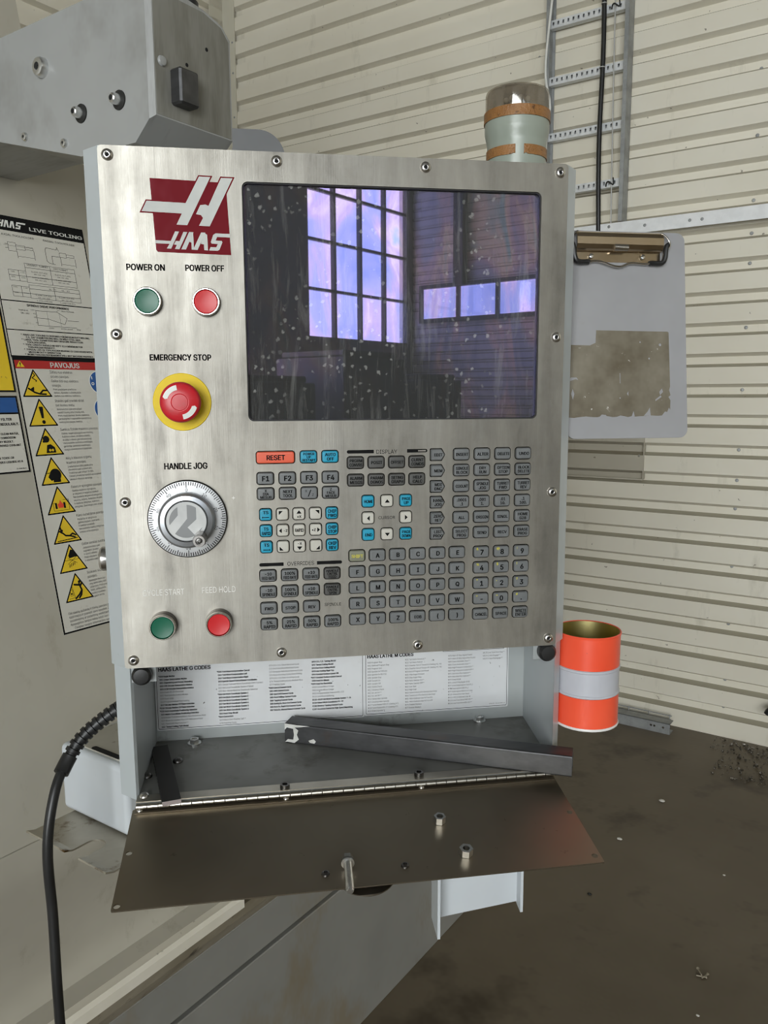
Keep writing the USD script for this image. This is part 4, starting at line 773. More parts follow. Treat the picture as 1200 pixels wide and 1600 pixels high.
# ---- logo
C180 = np.array([[ .0, 0]])
def logo_pts(pts):
    # crop coordinates (180 + X / 6.667, 240 + Y / 6.667) through the plate's homography, baked as an affine map in metres
    return [((25.9 + a * .10056 + b * .0009 - 0.0) / 1000, -(11.0 + b * .1000 - a * .0006) / 1000) for a, b in pts]
LG = {'r': [(220, 184), (950, 210), (975, 905), (262, 884), (248, 865)],
      'h1': [(178, 397), (552, 410), (692, 155), (806, 158), (560, 626), (452, 622), (508, 515), (124, 501)],
      'h2': [(905, 162), (1022, 164), (778, 632), (668, 629), (712, 552), (695, 526), (645, 518), (692, 426), (745, 420), (772, 431)]}
part(cp, 'logo_red', front(Polygon(logo_pts(LG['r'])), .0002, -.0015), 'logo_red', False, label='dark red square of the maker logo')
Hs = unary_union([Polygon(logo_pts(LG['h1'])), Polygon(logo_pts(LG['h2']))])
part(cp, 'logo_outline', front(Hs.buffer(.0010, join_style=2), .0002, -.00165), 'logo_red', False)
part(cp, 'logo_letter', front(Hs.buffer(-.0002), .0002, -.0018), 'logo_white', False)
word = [[(245, 772), (392, 777), (438, 684), (476, 686), (392, 852), (350, 850), (378, 806), (247, 802)], [(518, 688), (556, 690), (472, 856), (428, 854), (448, 815), (420, 811), (440, 776), (476, 778)],
        [(573, 688), (616, 690), (535, 858), (490, 856)], [(580, 760), (612, 690), (614, 858), (590, 858), (590, 790), (572, 782)], [(690, 690), (732, 692), (648, 860), (604, 858)], [(690, 778), (728, 700), (748, 712), (750, 863), (712, 861), (712, 806), (682, 800)],
        [(760, 863), (842, 866), (862, 856), (894, 782), (888, 768), (828, 765), (845, 731), (972, 735), (972, 699), (830, 696), (806, 712), (780, 782), (788, 797), (848, 799), (832, 831), (776, 829)]]
part(cp, 'logo_word', front(unary_union([Polygon(logo_pts(q)).buffer(0) for q in word]), .0002, -.0017), 'logo_white', False)
# ---- printed labels on the plate
def label(name, items, look, bold=False):
    for s, h, x0, x1, z in items: part(cp, name, flat2(words(s, h, x0, z, x1, bold=bold), -.0017), look, False)
label('printed_label', [('POWER ON', .0058, .0215, .0590, -.1172), ('POWER OFF', .0058, .0786, .1172, -.1170), ('EMERGENCY STOP', .0058, .0400, .1013, -.2055), ('HANDLE JOG', .0062, .0494, .0935, -.3165)], 'print_black', True)
label('faded_label', [('CYCLE START', .0064, .0219, .0647, -.4500), ('FEED HOLD', .0064, .0827, .1183, -.4495)], 'print_faded', False)
label('printed_label', [('DISPLAY', .0043, .2715, .2945, -.3040), ('CURSOR', .0033, .2735, .2920, -.3753), ('OVERRIDES', .0042, .1738, .2028, -.4231), ('SPINDLE', .0034, .2135, .2317, -.4698)], 'print_black', False)
def bar(x0, x1, z, h=.0036, L_=True, R_=False):
    g_ = sbox(x0, z - h / 2, x1, z + h / 2); e = Point(x0 if L_ else x1, z).buffer(h / 2); return g_.union(e)
for q_ in (bar(.2418, .2690, -.3015), bar(.3055, .3260, -.3014, L_=False).difference(sbox(.3175, -.3022, .3262, -.3006)), bar(.1460, .1700, -.4212, L_=True), bar(.2060, .2315, -.4212, L_=False)):
    part(cp, 'printed_bar', front(q_, .0002, -.0015), 'print_black', False)

# ---- push buttons
def push_button(x, z, look, h, lab, r=.0143):
    b = part(cp, 'push_button', lathe([(r, 0), (r, h * .5), (r * .97, h * .78), (r * .90, h * .97), (r * .86, h * .9), (r * .83, h - .002), (r * .80, h - .003), (0, h - .003)], (x, -.0015, z), (0, -1, 0), 44), 'button_side_shaded', label=lab)
    part(b, 'ring', lathe([(r * .975, h * .80), (r * .95, h * .95), (r * .91, h), (r * .845, h), (r * .83, h * .93)], (x, -.0015, z), (0, -1, 0), 44), 'chrome')
    part(b, 'cap', lathe([(r * .80, h - .0045), (r * .80, h - .0012), (r * .76, h - .0008), (r * .45, h - .0014), (0, h - .0017)], (x, -.0015, z), (0, -1, 0), 44), look)
push_button(.0412, -.1478, 'button_green', .0085, 'green power on button'); push_button(.0985, -.1478, 'button_red', .0085, 'red power off button')
push_button(.0423, -.4815, 'button_green', .0150, 'green cycle start button'); push_button(.1002, -.4812, 'button_red', .0150, 'red feed hold button')
# ---- emergency stop
EX, EZ = .0708, -.2476
es = part(cp, 'emergency_stop', lathe([(0, 0), (.0293, 0), (.0293, .0008), (.0288, .0014), (0, .0014)], (EX, -.0015, EZ), (0, -1, 0), 56), 'estop_yellow', label='yellow disc of the emergency stop')
part(es, 'collar', lathe([(.0145, 0), (.0145, .014), (0, .014)], (EX, -.0029, EZ), (0, -1, 0), 36), 'black_matte')
ang = np.arange(48) * 2 * np.pi / 48
mush = lathe([(.013, .012), (.0186, .0135), (.0201, .0165), (.0203, .0205), (.0195, .0245), (.0172, .0270), (.0090, .0283), (.0082, .0279), (.0078, .0283), (0, .0286)], (EX, -.0029, EZ), (0, -1, 0), 48)
part(es, 'mushroom', mush, 'estop_red', 40, label='red mushroom push button')
for a0 in (math.radians(100), math.radians(280)):
    a = np.linspace(a0, a0 + math.radians(62), 14)
    o_ = [(.0172 * math.cos(t), .0172 * math.sin(t)) for t in a]; i_ = [(.0122 * math.cos(t), .0122 * math.sin(t)) for t in a]
    tip = [(.0195 * math.cos(a[-1] - .02), .0195 * math.sin(a[-1] - .02)), (.0147 * math.cos(a[-1] + .10), .0147 * math.sin(a[-1] + .10)), (.0100 * math.cos(a[-1] - .02), .0100 * math.sin(a[-1] - .02))]
    q = affinity.translate(Polygon(o_[:-1] + tip[:0] + [o_[-1]] + [((.0147) * math.cos(a[-1] + .09), .0147 * math.sin(a[-1] + .09))] + i_[::-1]), EX, EZ)
    m = ext(q.buffer(0), .0004); m = m.subdivide().subdivide()
    r_ = np.hypot(m.vertices[:, 0] - EX, m.vertices[:, 1] - EZ)
    hgt = np.interp(r_, [.0078, .009, .0172, .0195], [.0284, .0284, .0272, .0250])
    m.vertices = np.stack([m.vertices[:, 0], -.0029 - hgt - m.vertices[:, 2] + .0001, m.vertices[:, 1]], 1)
    part(es, 'arrow', m, 'print_white', False)
# ---- jog handle
JX, JZ = .0716, -.3685
jg = part(cp, 'jog_dial', lathe([(0, 0), (.0402, 0), (.0402, .0045), (.0396, .0052), (.0300, .0060), (0, .0060)], (JX, -.0015, JZ), (0, -1, 0), 72), 'dial_face', label='round silver graduated handwheel dial')
tk = []
for k in range(100):
    a = 2 * math.pi * k / 100; l0 = .0330 if k % 10 == 0 else (.0342 if k % 5 == 0 else .0356)
    d = np.array([math.sin(a), math.cos(a)]); tk.append(LineString([(JX + d[0] * l0, JZ + d[1] * l0), (JX + d[0] * .0392, JZ + d[1] * .0392)]).buffer(.00032, cap_style=2))
part(jg, 'graduation', front(unary_union(tk), .0014, -.0062), 'print_black', False)
nums = []
for k in range(10):
    a = 2 * math.pi * k / 10; v, f = words(str(k * 10) if k else '0', .0030, 0, 0, anchor='c'); c_, s_ = math.cos(-a), math.sin(-a)
    v = v + [0, .0292]; v = v @ np.array([[c_, s_], [-s_, c_]]); nums.append((v + [JX, JZ], f))
part(jg, 'numbers', flat2(merge2(nums), -.0077), 'print_black', False)
part(jg, 'rim', lathe([(.0398, 0), (.0408, 0), (.0408, .0040), (.0398, .0052)], (JX, -.0015, JZ), (0, -1, 0), 72), 'black_matte')
part(jg, 'knob', lathe([(.0288, 0), (.0288, .0100), (.0282, .0122), (.0262, .0142), (.0218, .0150), (.0214, .0144), (.0208, .0144), (0, .0144)], (JX, -.0072, JZ), (0, -1, 0), 64), 'dial_knob', 30, label='turned silver handwheel knob')
part(jg, 'knob_ring', lathe([(.0204, 0), (.0216, 0), (.0216, .0008), (.0204, .0008)], (JX, -.0220, JZ), (0, -1, 0), 56), 'black_matte')
part(jg, 'decal', lathe([(0, 0), (.0200, 0), (.0200, .0004), (0, .0004)], (JX, -.0214, JZ), (0, -1, 0), 56), 'dial_decal')
ci = affinity.translate(Point(0, 0).buffer(.0180), JX, JZ)
bars = unary_union([Polygon([(JX + a * .0183, JZ + b * .0183) for a, b in q]) for q in ([(-.9, -1), (.05, .15), (.05, 1.1), (-.45, 1.1), (-.45, .35), (-1.4, -.75)], [(.05, -.35), (.55, .1), (.55, 1.1), (1.0, 1.1), (1.0, -.2), (.45, -.8)])])
part(jg, 'decal_mark', front(ci.difference(bars).intersection(affinity.scale(ci, .95, .95)), .0002, -.0218), 'dial_mark', False)
KA = math.radians(-50); KX, KZ = JX + .0215 * math.cos(KA), JZ + .0215 * math.sin(KA)
part(jg, 'crank_grip', lathe([(.0058, 0), (.0064, .003), (.0060, .014), (.0066, .024), (.0058, .028), (.0036, .028), (.0034, .025), (0, .025)], (KX, -.0205, KZ), (0, -1, 0), 28), 'grip_steel', label='small steel crank grip')
part(jg, 'grip_screw', lathe([(0, 0), (.0032, 0), (.0028, .0022), (.0014, .0026), (.0012, .0012), (0, .0012)], (KX, -.0455, KZ), (0, -1, 0), 16), 'steel_dark')
for t_, x_, z_ in (('+', .1170, -.3500), ('-', .0215, -.3520)): part(cp, 'faded_mark', flat2(words(t_, .0050, x_, z_), -.0017), 'print_faded', False)

# ---- keypad
KEYS = []                                                         # (x mm, z mm, w, h, look, [lines], glyph size, glyph kind)
def K(x, z, txt, look='key_grey', w=18.0, h=13.0, s=None, kind=None, tc='print_black'): KEYS.append((x, z, w, h, look, txt, s, kind, tc))
K(164.2, 306, ['RESET'], 'key_orange', 40.6, 13.0, 5.0)
K(198.9, 306, ['POWER', 'UP', 'RESTART'], 'key_cyan', s=2.6); K(221.8, 306, ['AUTO', 'OFF'], 'key_cyan', s=3.2)
c4 = (153.0, 176.1, 199.0, 221.8)
for x, t in zip(c4, ('F1', 'F2', 'F3', 'F4')): K(x, 328.1, [t], s=5.2)
for x, t in zip(c4, (['X', 'DIA', 'MESUR'], ['NEXT', 'TOOL'], ['X / Z'], ['Z', 'FACE', 'MESUR'])): K(x, 344.4, t, s=2.7 if len(t) == 3 else 3.0)
j5 = (152.3, 170.1, 187.5, 205.2, 222.8)
JG = [(['TS'], 'larr'), ([], 'ul'), (['+X'], 'up_t'), ([], 'ur'), (['CHIP', 'FWD'], None), (['TS', 'RAPID'], None), (['-Z'], 'left_t'), (['RAPID'], None), (['+Z'], 'right_t'), (['CHIP', 'STOP'], None), (['TS'], 'rarr'), ([], 'll'), (['-X'], 'down_t'), ([], 'lr'), (['CHIP', 'REV'], None)]
for k, (t, kd) in enumerate(JG): K(j5[k % 5], (366.7, 384.1, 401.7)[k // 5], t, 'key_cyan' if k % 5 in (0, 4) else 'key_white', 13.2, 13.0, 3.3, kd)
cD = (249.0, 271.4, 293.8, 316.1)
for x, t in zip(cD, (['PRGRM', 'CONVRS'], ['POSIT'], ['OFFSET'], ['CURNT', 'COMDS'])): K(x, 313.1, t, 'key_dark', s=3.1)
for x, t in zip(cD, (['ALARM', 'MESGS'], ['PARAM', 'DGNOS'], ['SETNG', 'GRAPH'], ['HELP', 'CALC'])): K(x, 331.9, t, 'key_dark', s=3.1)
CU = [(0, 0, ['HOME'], None), (1, 0, [], 'up'), (2, 0, ['PAGE', 'UP'], None), (0, 1, [], 'left'), (2, 1, [], 'right'), (0, 2, ['END'], None), (1, 2, [], 'down'), (2, 2, ['PAGE', 'DOWN'], None)]
for i, j, t, kd in CU: K((262.2, 282.9, 303.7)[i], (355.1, 373.4, 391.6)[j], t, 'key_white' if kd else 'key_cyan', 13.6, 13.2, 3.1, kd)
MODE = (['EDIT'], ['MEM'], ['MDI', 'DNC'], ['HAND', 'JOG'], ['ZERO', 'RET'], ['LIST', 'PROG'])
for k, t in enumerate(MODE): K(339.2, 306 + 17.38 * k, t, w=16.4, s=3.1, kind='penta')
GR = [[['INSERT'], ['ALTER'], ['DELETE'], ['UNDO']], [['SINGLE', 'BLOCK'], ['DRY', 'RUN'], ['OPTION', 'STOP'], ['BLOCK', 'DELETE']], [['COOLNT'], ['SPINDLE', 'JOG'], ['TURRET', 'FWD'], ['TURRET', 'REV']], [['.0001', '.1'], ['.001', '1.'], ['.01', '10.'], ['.1', '100.']], [['ALL'], ['ORIGIN'], ['SINGL'], ['HOME', 'G28']], [['SELECT', 'PROG'], ['SEND'], ['RECV'], ['ERASE', 'PROG']]]
for j, row in enumerate(GR):
    for i, t in enumerate(row): K((365.7, 389.0, 412.4, 435.9)[i], 305.9 + 17.42 * j, t, s=3.1)
AL = ['SHIFT'] + list('ABCDEFGHIJKLMNOPQRSTUVWXYZ') + ['EOB', '(', ')']
for k, t in enumerate(AL): K(249.6 + 22.4 * (k % 6), 414.7 + 17.8 * (k // 6), [t], 'key_olive' if t == 'SHIFT' else 'key_grey', s=3.3 if len(t) > 1 else 4.7, tc='print_yellow' if t == 'SHIFT' else 'print_black')
NU = ['7', '8', '9', '4', '5', '6', '1', '2', '3', '-', '0', '.', 'CANCEL', 'SPACE', ('WRITE', 'ENTER')]
for k, t in enumerate(NU): K((389.3, 412.6, 435.9)[k % 3], 415.3 + 17.8 * (k // 3), list(t) if isinstance(t, tuple) else [t], s=3.2 if len(t) > 1 else 5.4)
OV = [[['-10', 'FEED RATE'], ['100%', 'FEED RATE'], ['+10', 'FEED RATE'], ['HANDLE', 'CNTRL', 'FEED']], [['-10', 'SPINDLE'], ['100%', 'SPINDLE'], ['+10', 'SPINDLE'], ['HANDLE', 'CNTRL', 'SPIN']], [['FWD'], ['STOP'], ['REV']], [['5%', 'RAPID'], ['25%', 'RAPID'], ['50%', 'RAPID'], ['100%', 'RAPID']]]
for j, row in enumerate(OV):
    for i, t in enumerate(row): K((153.2, 176.2, 199.3, 222.2)[i], (433, 450.9, 468.9, 486.7)[j], t, 'key_dark' if i == 3 and j < 2 else 'key_grey', s=3.2 if len(t) < 3 else 2.7)
SHIFTED = {'7': '&', '8': '@', '4': '%', '5': '$', '6': '!', '1': '*', '2': ',', '3': '?', '9': ':', '-': '+', '0': '=', '.': '#'}
surround = []
def key_poly(x, z, w, h, kind, r=.0026):
    if kind == 'penta':
        q = Polygon([(x - w / 2, z - h / 2), (x + w / 2 - .004, z - h / 2), (x + w / 2, z), (x + w / 2 - .004, z + h / 2), (x - w / 2, z + h / 2)]); return q.buffer(-.0015).buffer(.0015, quad_segs=4)
    return rrect(x - w / 2, z - h / 2, x + w / 2, z + h / 2, r, 4)
def tri_(cx, cz, s, k):
    d = {'up': [(-1, -.6), (1, -.6), (0, .7)], 'down': [(-1, .6), (1, .6), (0, -.7)], 'left': [(.5, -1), (.5, 1), (-.6, 0)], 'right': [(-.5, -1), (-.5, 1), (.6, 0)], 'ul': [(-1, 1), (1, 1), (-1, -1)], 'ur': [(1, 1), (1, -1), (-1, 1)], 'll': [(-1, -1), (1, -1), (-1, 1)], 'lr': [(1, -1), (1, 1), (-1, -1)]}[k]
    return (np.array([(cx + a * s, cz + b * s) for a, b in d]), np.array([[0, 1, 2]]))
def rect2(x0, z0, x1, z1): return (np.array([(x0, z0), (x1, z0), (x1, z1), (x0, z1)]), np.array([[0, 1, 2], [0, 2, 3]]))
KH = .0038
for (x, z, w, h, look, txt, s, kind, tc) in KEYS:
    x, z, w, h = x / 1000, -z / 1000, (w - .8) / 1000, (h - .6) / 1000
    surround.append(key_poly(x, z, w + .0016, h + .0016, kind, .0034))
    if kind == 'penta':
        a = [key_poly(x, z, w, h, kind), key_poly(x, z, w, h, kind).buffer(-.0011)]
        m = cat([front(a[0], .0020, -.0015)]); top = a[1]
        # bevelled top by hull of the two outlines
        p0 = np.array([(q[0], -.0035, q[1]) for q in a[0].exterior.coords]); p1 = np.array([(q[0], -.0015 - KH, q[1]) for q in top.exterior.coords]); pb = p0 + [0, .0020, 0]
        m = trimesh.convex.convex_hull(np.vstack([p0, p1, pb]))
    else:
        m = loft(x, z, [(w, h, .0026, 0), (w, h, .0026, .0016), (w - .0006, h - .0006, .0024, .0028), (w - .0018, h - .0018, .0018, .0036), (w - .0032, h - .0032, .0014, KH)], -.0015)
    k = part(cp, 'key', m, look, 25)
    y = -.0015 - KH - .00015; lst = []
    s = s / 1000; mw = w - .0032
    if kind in ('up', 'down', 'left', 'right'): lst.append(tri_(x, z, .0028, kind))
    elif kind in ('ul', 'ur', 'll', 'lr'): 
        dx = {'u': .0018, 'l': -.0018}[kind[0]]; dd = {'l': -.0018, 'r': .0018}[kind[1]]; lst.append(tri_(x + dd, z + dx, .0021, kind))
    elif kind == 'up_t': lst += [tri_(x, z + .0022, .0028, 'up'), words('+X', .0026, x, z - .0040, anchor='c', bold=True)]
    elif kind == 'down_t': lst += [tri_(x, z - .0018, .0028, 'down'), words('-X', .0026, x, z + .0018, anchor='c', bold=True)]
    elif kind == 'left_t': lst += [tri_(x - .0026, z, .0026, 'left'), words('-Z', .0026, x + .0026, z - .0013, anchor='c', bold=True)]
    elif kind == 'right_t': lst += [tri_(x + .0028, z, .0026, 'right'), words('+Z', .0026, x - .0024, z - .0013, anchor='c', bold=True)]
    elif kind in ('larr', 'rarr'):
        sg = -1 if kind == 'larr' else 1
        lst += [words('TS', s, x, z + .0010, anchor='c', bold=True), rect2(x - .0035, z - .0030, x + .0035, z - .0023), tri_(x + sg * .0035, z - .00265, .0011, 'left' if sg < 0 else 'right')]
    elif txt == ['X / Z']: lst += [words('X', .0026, x - .0035, z + .0010, anchor='c'), words('/', .0060, x, z - .0028, anchor='c', xs=1.5), words('Z', .0026, x + .0035, z - .0032, anchor='c')]
    else:
        n = len(txt); pitch = s * (1.45 if n == 2 else 1.28)
        for q, t in enumerate(txt):
            lst.append(words(t, s, x, z + (n - 1) / 2 * pitch - q * pitch - s / 2, anchor='c', bold=True, maxw=mw, xs=.92))
        if txt == ['WRITE', 'ENTER']: lst.append(rect2(x - .0068, z - .0002, x + .0068, z + .0002))
    if lst: part(k, 'legend', flat2(merge2(lst), y), tc, False)
    if len(txt) == 1 and txt[0] in SHIFTED and x > .37 and z < -.41:
        part(k, 'shift_legend', flat2(words(SHIFTED[txt[0]], .0026, x - .0062, z + .0026, bold=True), y), 'print_yellow', False)
part(cp, 'keypad_gap', front(unary_union(surround), .0005, -.0014), 'membrane', False, label='dark gap around the keys')

# ---- beacon on top of the casing
BX, BY = .4487, .080
bc = part(cp, 'beacon', lathe([(0, 0), (.0335, 0), (.0335, .038), (.0342, .043), (.0354, .048), (.0363, .0520), (.0365, .055), (.0365, .0735), (.0335, .0755), (0, .0755)], (BX, BY, 0), (0, 0, 1), 56), 'beacon_body', 40, label='grey-green beacon lamp body on top of the panel')
part(bc, 'lens', lathe([(.0352, .074), (.0358, .077), (.0358, .0935), (.0350, .0960), (.0335, .0970), (0, .0970), (0, .0957), (.0330, .0957), (.0342, .0930), (.0342, .0757)], (BX, BY, 0), (0, 0, 1), 56), 'smoke_lens', 40, label='smoke grey clear lens')
part(bc, 'lamp_holder', cat([cyl((BX, BY, .0755), (BX, BY, .092), .006, 18)] + [trimesh.creation.icosphere(2, .0032).apply_translation((BX + .013 * math.cos(a), BY + .013 * math.sin(a), z)) for z in (.081, .0885) for a in np.arange(8) * math.pi / 4]), 'led_white')
part(bc, 'tape', lathe([(.0364, .0628), (.0375, .0628), (.0375, .0740), (.0364, .0740)], (BX, BY, 0), (0, 0, 1), 64), 'rust_tape', 40, label='rusty brown tape round the lens')
def tape_arc(r0, r1, z0, z1, a0, a1, jag):
    a = np.linspace(a0, a1, 90); q = np.random.default_rng(jag); v, f = [], []
    for i, t in enumerate(a):
        e = q.uniform(0, .0016) if i % 2 else 0
        lo = z0 + (.002 * q.random() if i in (0, 1, 88, 89) else .0004 * q.random())
        for r, z in ((r0, lo), (r1, lo), (r1, z1), (r0, z1)): v.append((BX + r * math.cos(t), BY + r * math.sin(t), z))
    for i in range(len(a) - 1):
        for j in range(4): p, s = i * 4 + j, i * 4 + (j + 1) % 4; f += [[p, s, s + 4], [p, s + 4, p + 4]]
    L_ = (len(a) - 1) * 4; f += [[0, 2, 1], [0, 3, 2], [L_, L_ + 1, L_ + 2], [L_, L_ + 2, L_ + 3]]
    m = trimesh.Trimesh(v, f, process=False); m.fix_normals(); return m
part(bc, 'tape', tape_arc(.0336, .0345, .0225, .0330, math.radians(-94), math.radians(250), 3), 'rust_tape', 40, label='torn rusty tape round the base')

# ================================================================== LOOSE THINGS ON AND AROUND THE PANEL
# clipboard
cb = thing('clipboard', 'small grey clipboard with metal clip and bare brown patch beside the panel', 'clipboard', 'P', (.575, .045, -.294))
TT = math.atan2(.030, .239)
CX = np.array([1., 0, 0]); CU = np.array([0, math.sin(TT), math.cos(TT)]); CN = np.array([0, -math.cos(TT), math.sin(TT)]); CO = np.array([.4995, .030, -.2930])
CM = np.stack([CX, CU, CN])
def oncb(poly, d, off=0.): return mapped(ext(poly, d), CM, CO + CN * off)
part(cb, 'board', oncb(rrect(0, 0, .1500, .2400, .010, 8), .0025, -.0025), 'clip_board', 30)
q = np.random.default_rng(5)
def ragged(p0, p1, n, a):
    t = np.linspace(0, 1, n)[1:-1]; p0, p1 = np.array(p0), np.array(p1); nrm = np.array([-(p1 - p0)[1], (p1 - p0)[0]]); nrm = nrm / np.linalg.norm(nrm)
    return [tuple(p0 + (p1 - p0) * s + nrm * a * q.normal()) for s in t]
res = [(.0005, .0250)] + ragged((0, .025), (.118, .0262), 26, .0006) + [(.118, .0262), (.122, .031), (.1245, .030), (.127, .0355), (.1285, .0330)] + [(.1290, .044), (.1265, .0480), (.1292, .0500), (.1275, .0560), (.1288, .060), (.1280, .1235), (.1265, .1245), (.0380, .1255), (.0370, .1110), (.030, .1080), (.0005, .1085)]
hl = [Polygon([(.006, .052), (.008, .045), (.010, .052), (.008, .058)]), Polygon([(.002, .066), (.012, .069), (.015, .068), (.013, .071), (.006, .071)]), Point(.117, .109).buffer(.0016), Point(.103, .093).buffer(.0011), Polygon([(.0745, .052), (.0765, .049), (.0765, .055)]), Polygon([(.066, .064), (.0668, .064), (.0668, .076), (.066, .076)]), Polygon([(.116, .05), (.120, .054), (.1185, .058), (.115, .054)]), Polygon([(.110, .043), (.118, .048), (.117, .050), (.110, .045)]),
      Polygon([(.040, .0250), (.050, .0250), (.048, .0275), (.043, .028)]), Polygon([(.080, .0255), (.084, .0255), (.0825, .032)]), Polygon([(.095, .026), (.104, .026), (.103, .036), (.100, .031)]), Point(.092, .112).buffer(.001), Point(.066, .047).buffer(.0008)]
part(cb, 'residue', oncb(Polygon(res).buffer(0).difference(unary_union(hl)), .0002, 0), 'board_residue', False, label='brown glue residue where a label was torn off')
def cbp(x, z, o=0.): return CO + CX * x + CU * z + CN * o
cp_ = [(0, .0006), (.0115, .0006), (.0120, .0016), (.0120, .0050), (.0135, .0075), (.0180, .0105), (.0260, .0110), (.0310, .0090), (.0335, .0050), (.0335, .0035), (.0325, .0035), (.0320, .0048), (.0300, .0078), (.0258, .0095), (.0185, .0090), (.0148, .0066), (.0134, .0045), (.0134, .0016), (.0120, 0), (0, -.0002)]
x0c, x1c = .0130, .1185
clip = mapped(ext(Polygon([(z, o) for z, o in cp_]).buffer(0), x1c - x0c), np.stack([CU, CN, CX]), cbp(x0c, .2040))
part(cb, 'clip', clip, 'clip_metal', 25, label='bronze-tinted metal spring clip')
part(cb, 'spring', cat([tube([cbp(.058, .2190, .008), cbp(.0745, .2190, .008)], .0042, 14)]), 'steel')
for x in (.0325, .0960): part(cb, 'rivet', screw_head(cbp(x, .2105, .0015), CN, .0032, .6, 14), 'chrome')
for sx, xa, xb in ((1, x1c, .1260), (-1, x0c, .0055)):
    part(cb, 'wire_bail', tube(spline([cbp(xa - sx * .002, .2370, .0075), cbp(xb - sx * .002, .2310, .008), cbp(xb + sx * .001, .2255, .008), cbp(xb - sx * .001, .2190, .008)], 18), .0011, 8), 'chrome')
    part(cb, 'rubber_sleeve', tube(spline([cbp(xb - sx * .0004, .2235, .008), cbp(xb - sx * .005, .2085, .0075), cbp(xb - sx * .0075, .2035, .007), cbp(xb - sx * .0135, .2022, .006), cbp(xb - sx * .0235, .2022, .0055)], 30), .0029, 10), 'black_rubber')
part(cb, 'wire_bail', tube(spline([cbp(.0285, .2022, .0055), cbp(.046, .2022, .0055), cbp(.054, .1995, .006), cbp(.060, .1980, .006), cbp(.068, .1980, .006), cbp(.076, .2012, .006), cbp(.084, .2022, .0055), cbp(.1025, .2022, .0055)], 50), .0013, 8), 'chrome')
# can
CCX, CCY, R = .5375, .040, .0385
cn = thing('tin_can', 'orange and white striped empty tin can hanging on the panel side', 'can', 'P', (CCX, CCY, -.640))
def ring(z0, z1, r=R, bead=True):
    return lathe([(r - .0006, z0), (r, z0), (r, z1), (r - .0006, z1)], (CCX, CCY, 0), (0, 0, 1), 64)
zb, ztp = -.640, -.5245
zA, zB = zb + .0395, zb + .0745
part(cn, 'orange_band', ring(zb + .003, zA), 'can_orange'); part(cn, 'orange_band', ring(zB, ztp - .0015), 'can_orange')
part(cn, 'white_band', lathe([(R - .0006, zA), (R + .0008, zA + .001), (R + .0008, zA + .003), (R - .0002, zA + .0042), (R - .0002, zB - .0042), (R + .0008, zB - .003), (R + .0008, zB - .001), (R - .0006, zB)], (CCX, CCY, 0), (0, 0, 1), 64), 'can_white')
part(cn, 'inside', lathe([(R - .0010, ztp - .001), (R - .0010, zb + .004), (0, zb + .004), (0, zb + .0035), (R - .0007, zb + .0035), (R - .0007, ztp - .001)], (CCX, CCY, 0), (0, 0, 1), 64), 'can_gold', label='gold lacquered inside')
part(cn, 'rim', lathe([(R - .0010, ztp - .003), (R + .0008, ztp - .003), (R + .0011, ztp - .0012), (R + .0003, ztp), (R - .0012, ztp - .0005)], (CCX, CCY, 0), (0, 0, 1), 64), 'can_orange')
part(cn, 'base_rim', lathe([(R - .002, zb), (R + .0008, zb), (R + .0013, zb + .0015), (R + .0008, zb + .003), (R - .0008, zb + .003)], (CCX, CCY, 0), (0, 0, 1), 64), 'rim_white')
# square steel tube
a, b = np.array([.1705, .1235]), np.array([.4937, -.0275]); e = (b - a) / np.linalg.norm(b - a); pn_ = np.array([-e[1], e[0]])
if pn_[1] < 0: pn_ = -pn_
ln_, wd, zz = np.linalg.norm(b - a), .0262, -.6798
sq = thing('square_tube', 'dark square steel tube lying slantwise across the tray, left end torn white', 'steel tube', 'P', ((a + b)[0] / 2, (a + b)[1] / 2 + .012, zz))
outer = rrect(0, 0, wd, .0255, .0020, 3); tubep = outer.difference(rrect(.0022, .0022, wd - .0022, .0233, .001, 2))
RT = np.array([[pn_[0], pn_[1], 0], [0, 0, 1.], [e[0], e[1], 0]])
part(sq, 'tube', mapped(ext(tubep, ln_), RT, (a[0], a[1], zz)), 'mill_steel', 30)
# left end: flattened cap with torn white paint
def tq(d, w, h): return np.array([a[0] + e[0] * d + pn_[0] * w, a[1] + e[1] * d + pn_[1] * w, zz + h])
capm = front(Polygon([(0, 0), (1, 0)] + [(1, 1)]), .1)
part(sq, 'end_plug', mapped(ext(rrect(.0023, .0023, wd - .0023, .0232, .001, 2), .003), RT, tq(.004, 0, 0)), 'steel_dark', False)
RE = np.array([[e[0], e[1], 0], [0, 0, 1.], [-pn_[0], -pn_[1], 0]])
pt_ = [(0, .0255), (.016, .0250), (.034, .0253), (.020, .0225), (.0135, .0215), (.0185, .018), (.0165, .012), (.019, .006), (.013, .0008), (.004, .0015), (.0, .0008), (.004, .0050), (.0115, .0050), (.0125, .012), (.0115, .0195), (.003, .0205), (0, .017)]
part(sq, 'torn_paint', mapped(ext(Polygon(pt_).buffer(0), .0003), RE, tq(0, 0, 0)), 'torn_paint', False, label='torn white paint at the left end')
part(sq, 'torn_paint', mapped(ext(Polygon([(.026, .006), (.033, .009), (.036, .006), (.034, .003), (.028, .0035)]), .0003), RE, tq(0.006, 0, 0)), 'torn_paint', False)
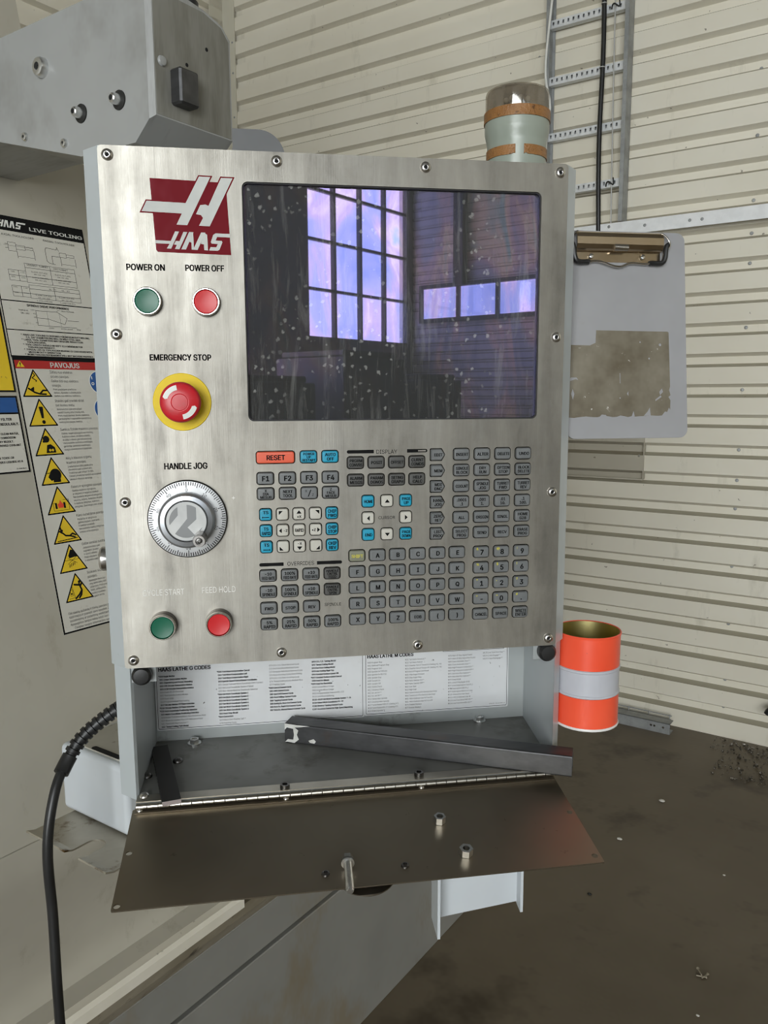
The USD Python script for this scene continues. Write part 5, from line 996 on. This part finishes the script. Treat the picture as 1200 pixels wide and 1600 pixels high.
# flat black bar in the tray
fb = thing('flat_bar', 'black flat steel bar lying in the dark left side of the tray', 'steel bar', 'P', (.03, .05, -.680))
fa, fbp = np.array([.0145, .128]), np.array([.0435, -.0150]); fe = (fbp - fa) / np.linalg.norm(fbp - fa); fn = np.array([-fe[1], fe[0]])
bar_ = sbox(0, -.0100, np.linalg.norm(fbp - fa), .0100)
RB = np.array([[fe[0], fe[1], 0], [fn[0], fn[1], 0], [0, 0, 1.]])
part(fb, 'bar', mapped(ext(bar_, .0050), RB, (fa[0], fa[1], -.6798 + .0002)), 'black_bar', False)
part(fb, 'bare_end', mapped(ext(sbox(0, -.0100, .0004, .0100), .0050), RB, (fbp[0], fbp[1], -.6796)), 'bar_end', False, label='bare sawn end')
# nuts and bolt on the flap
def hexnut(t, p, d, af=.0056, h=.0075, bore=.0036):
    o_ = [(0, bore)] ; R6 = af / math.cos(math.pi / 6)
    six = Polygon([(R6 * math.cos(k * math.pi / 3 + .2), R6 * math.sin(k * math.pi / 3 + .2)) for k in range(6)]).intersection(Point(0, 0).buffer(R6 * .985))
    m = ext(six.difference(Point(0, 0).buffer(bore, quad_segs=6)), h)
    A_ = align(d); m.vertices = m.vertices @ A_.T + p; return m
n1 = thing('hex_nut', 'steel hex nut on the flap, the one nearer the hinge', 'nut', 'P', onplate(.3285, .0650, 0)); part(n1, 'nut', hexnut(n1, onplate(.3285, .0650, .0003), PN), 'zinc', False)
n2 = thing('hex_nut', 'steel hex nut on the flap, the one nearer the front edge', 'nut', 'P', onplate(.3440, .1180, 0)); part(n2, 'nut', hexnut(n2, onplate(.3440, .1180, .0003), PN, .0062, .0075), 'zinc', False)
bo = thing('bolt', 'zinc bolt with washers lying over the front edge of the flap', 'bolt', 'P', onplate(.221, .135, 0))
ax = PY * .985 + PX * -.05; ax /= np.linalg.norm(ax)
h0 = onplate(.2225, .1130, .0066)
part(bo, 'head', lathe([(0, 0), (.0052, .0), (.0060, .0008), (.0060, .0062), (0, .0062)], h0, ax, 6), 'steel', False)
part(bo, 'washer', lathe([(.0036, 0), (.0062, 0), (.0062, .0018), (.0036, .0018)], h0 + ax * .0064, ax, 24), 'steel_dark'); part(bo, 'washer', lathe([(.0036, 0), (.0066, 0), (.0066, .0014), (.0036, .0014)], h0 + ax * .0085, ax, 24), 'zinc')
th_ = [(0, .0), (.0040, 0)]
for k in range(24): th_ += [(.0042, .0015 * k + .0004), (.0038, .0015 * k + .0012)]
th_ += [(.0036, .037), (.0030, .038), (0, .038)]
part(bo, 'shank', lathe(th_, h0 + ax * .0095, ax, 18), 'zinc', False)

# black cable with strain relief at the left of the tray
ca = thing('control_cable', 'black cable with ribbed strain relief hanging from behind the tray', 'cable', 'P', (-.1, .05, -1.0))
pts = [(-.014, .100, -.606), (-.030, .096, -.612), (-.0480, .092, -.6235), (-.068, .086, -.640), (-.0815, .077, -.659), (-.0885, .066, -.672)]
sp = spline(pts, 240)
r = np.where(np.arange(240) < 34, .0090, np.where(np.arange(240) < 200, .0066 + .0022 * (np.sin(np.arange(240) * 2 * np.pi / 17.5) > -.2), .0088))
part(ca, 'strain_relief', tube(sp, r, 16), 'black_rubber', 40, label='ribbed black rubber strain relief')
part(ca, 'gland', cyl((-.0165, .0995, -.6065), (-.0120, .1005, -.6045), .0098, 22), 'copper')
def W2P(p): return (np.asarray(p, float) - P_TL) @ rotz(YP)
end = sp[-1]; wend = P_TL + rotz(YP) @ end
p_l = [(-.0955, .050, -.698), (-.1010, .0405, -.738), b2p((-.800, .479, .966)), b2p((-.799, .478, .90)), b2p((-.799, .478, .82)), b2p((-.80, .478, .5)), b2p((-.80, .47, .2)), b2p((-.79, .44, .03)), b2p((-.75, .36, .008))]
part(ca, 'cord', tube(spline([sp[-12], end] + p_l, 160), .0058, 16), 'black_rubber')
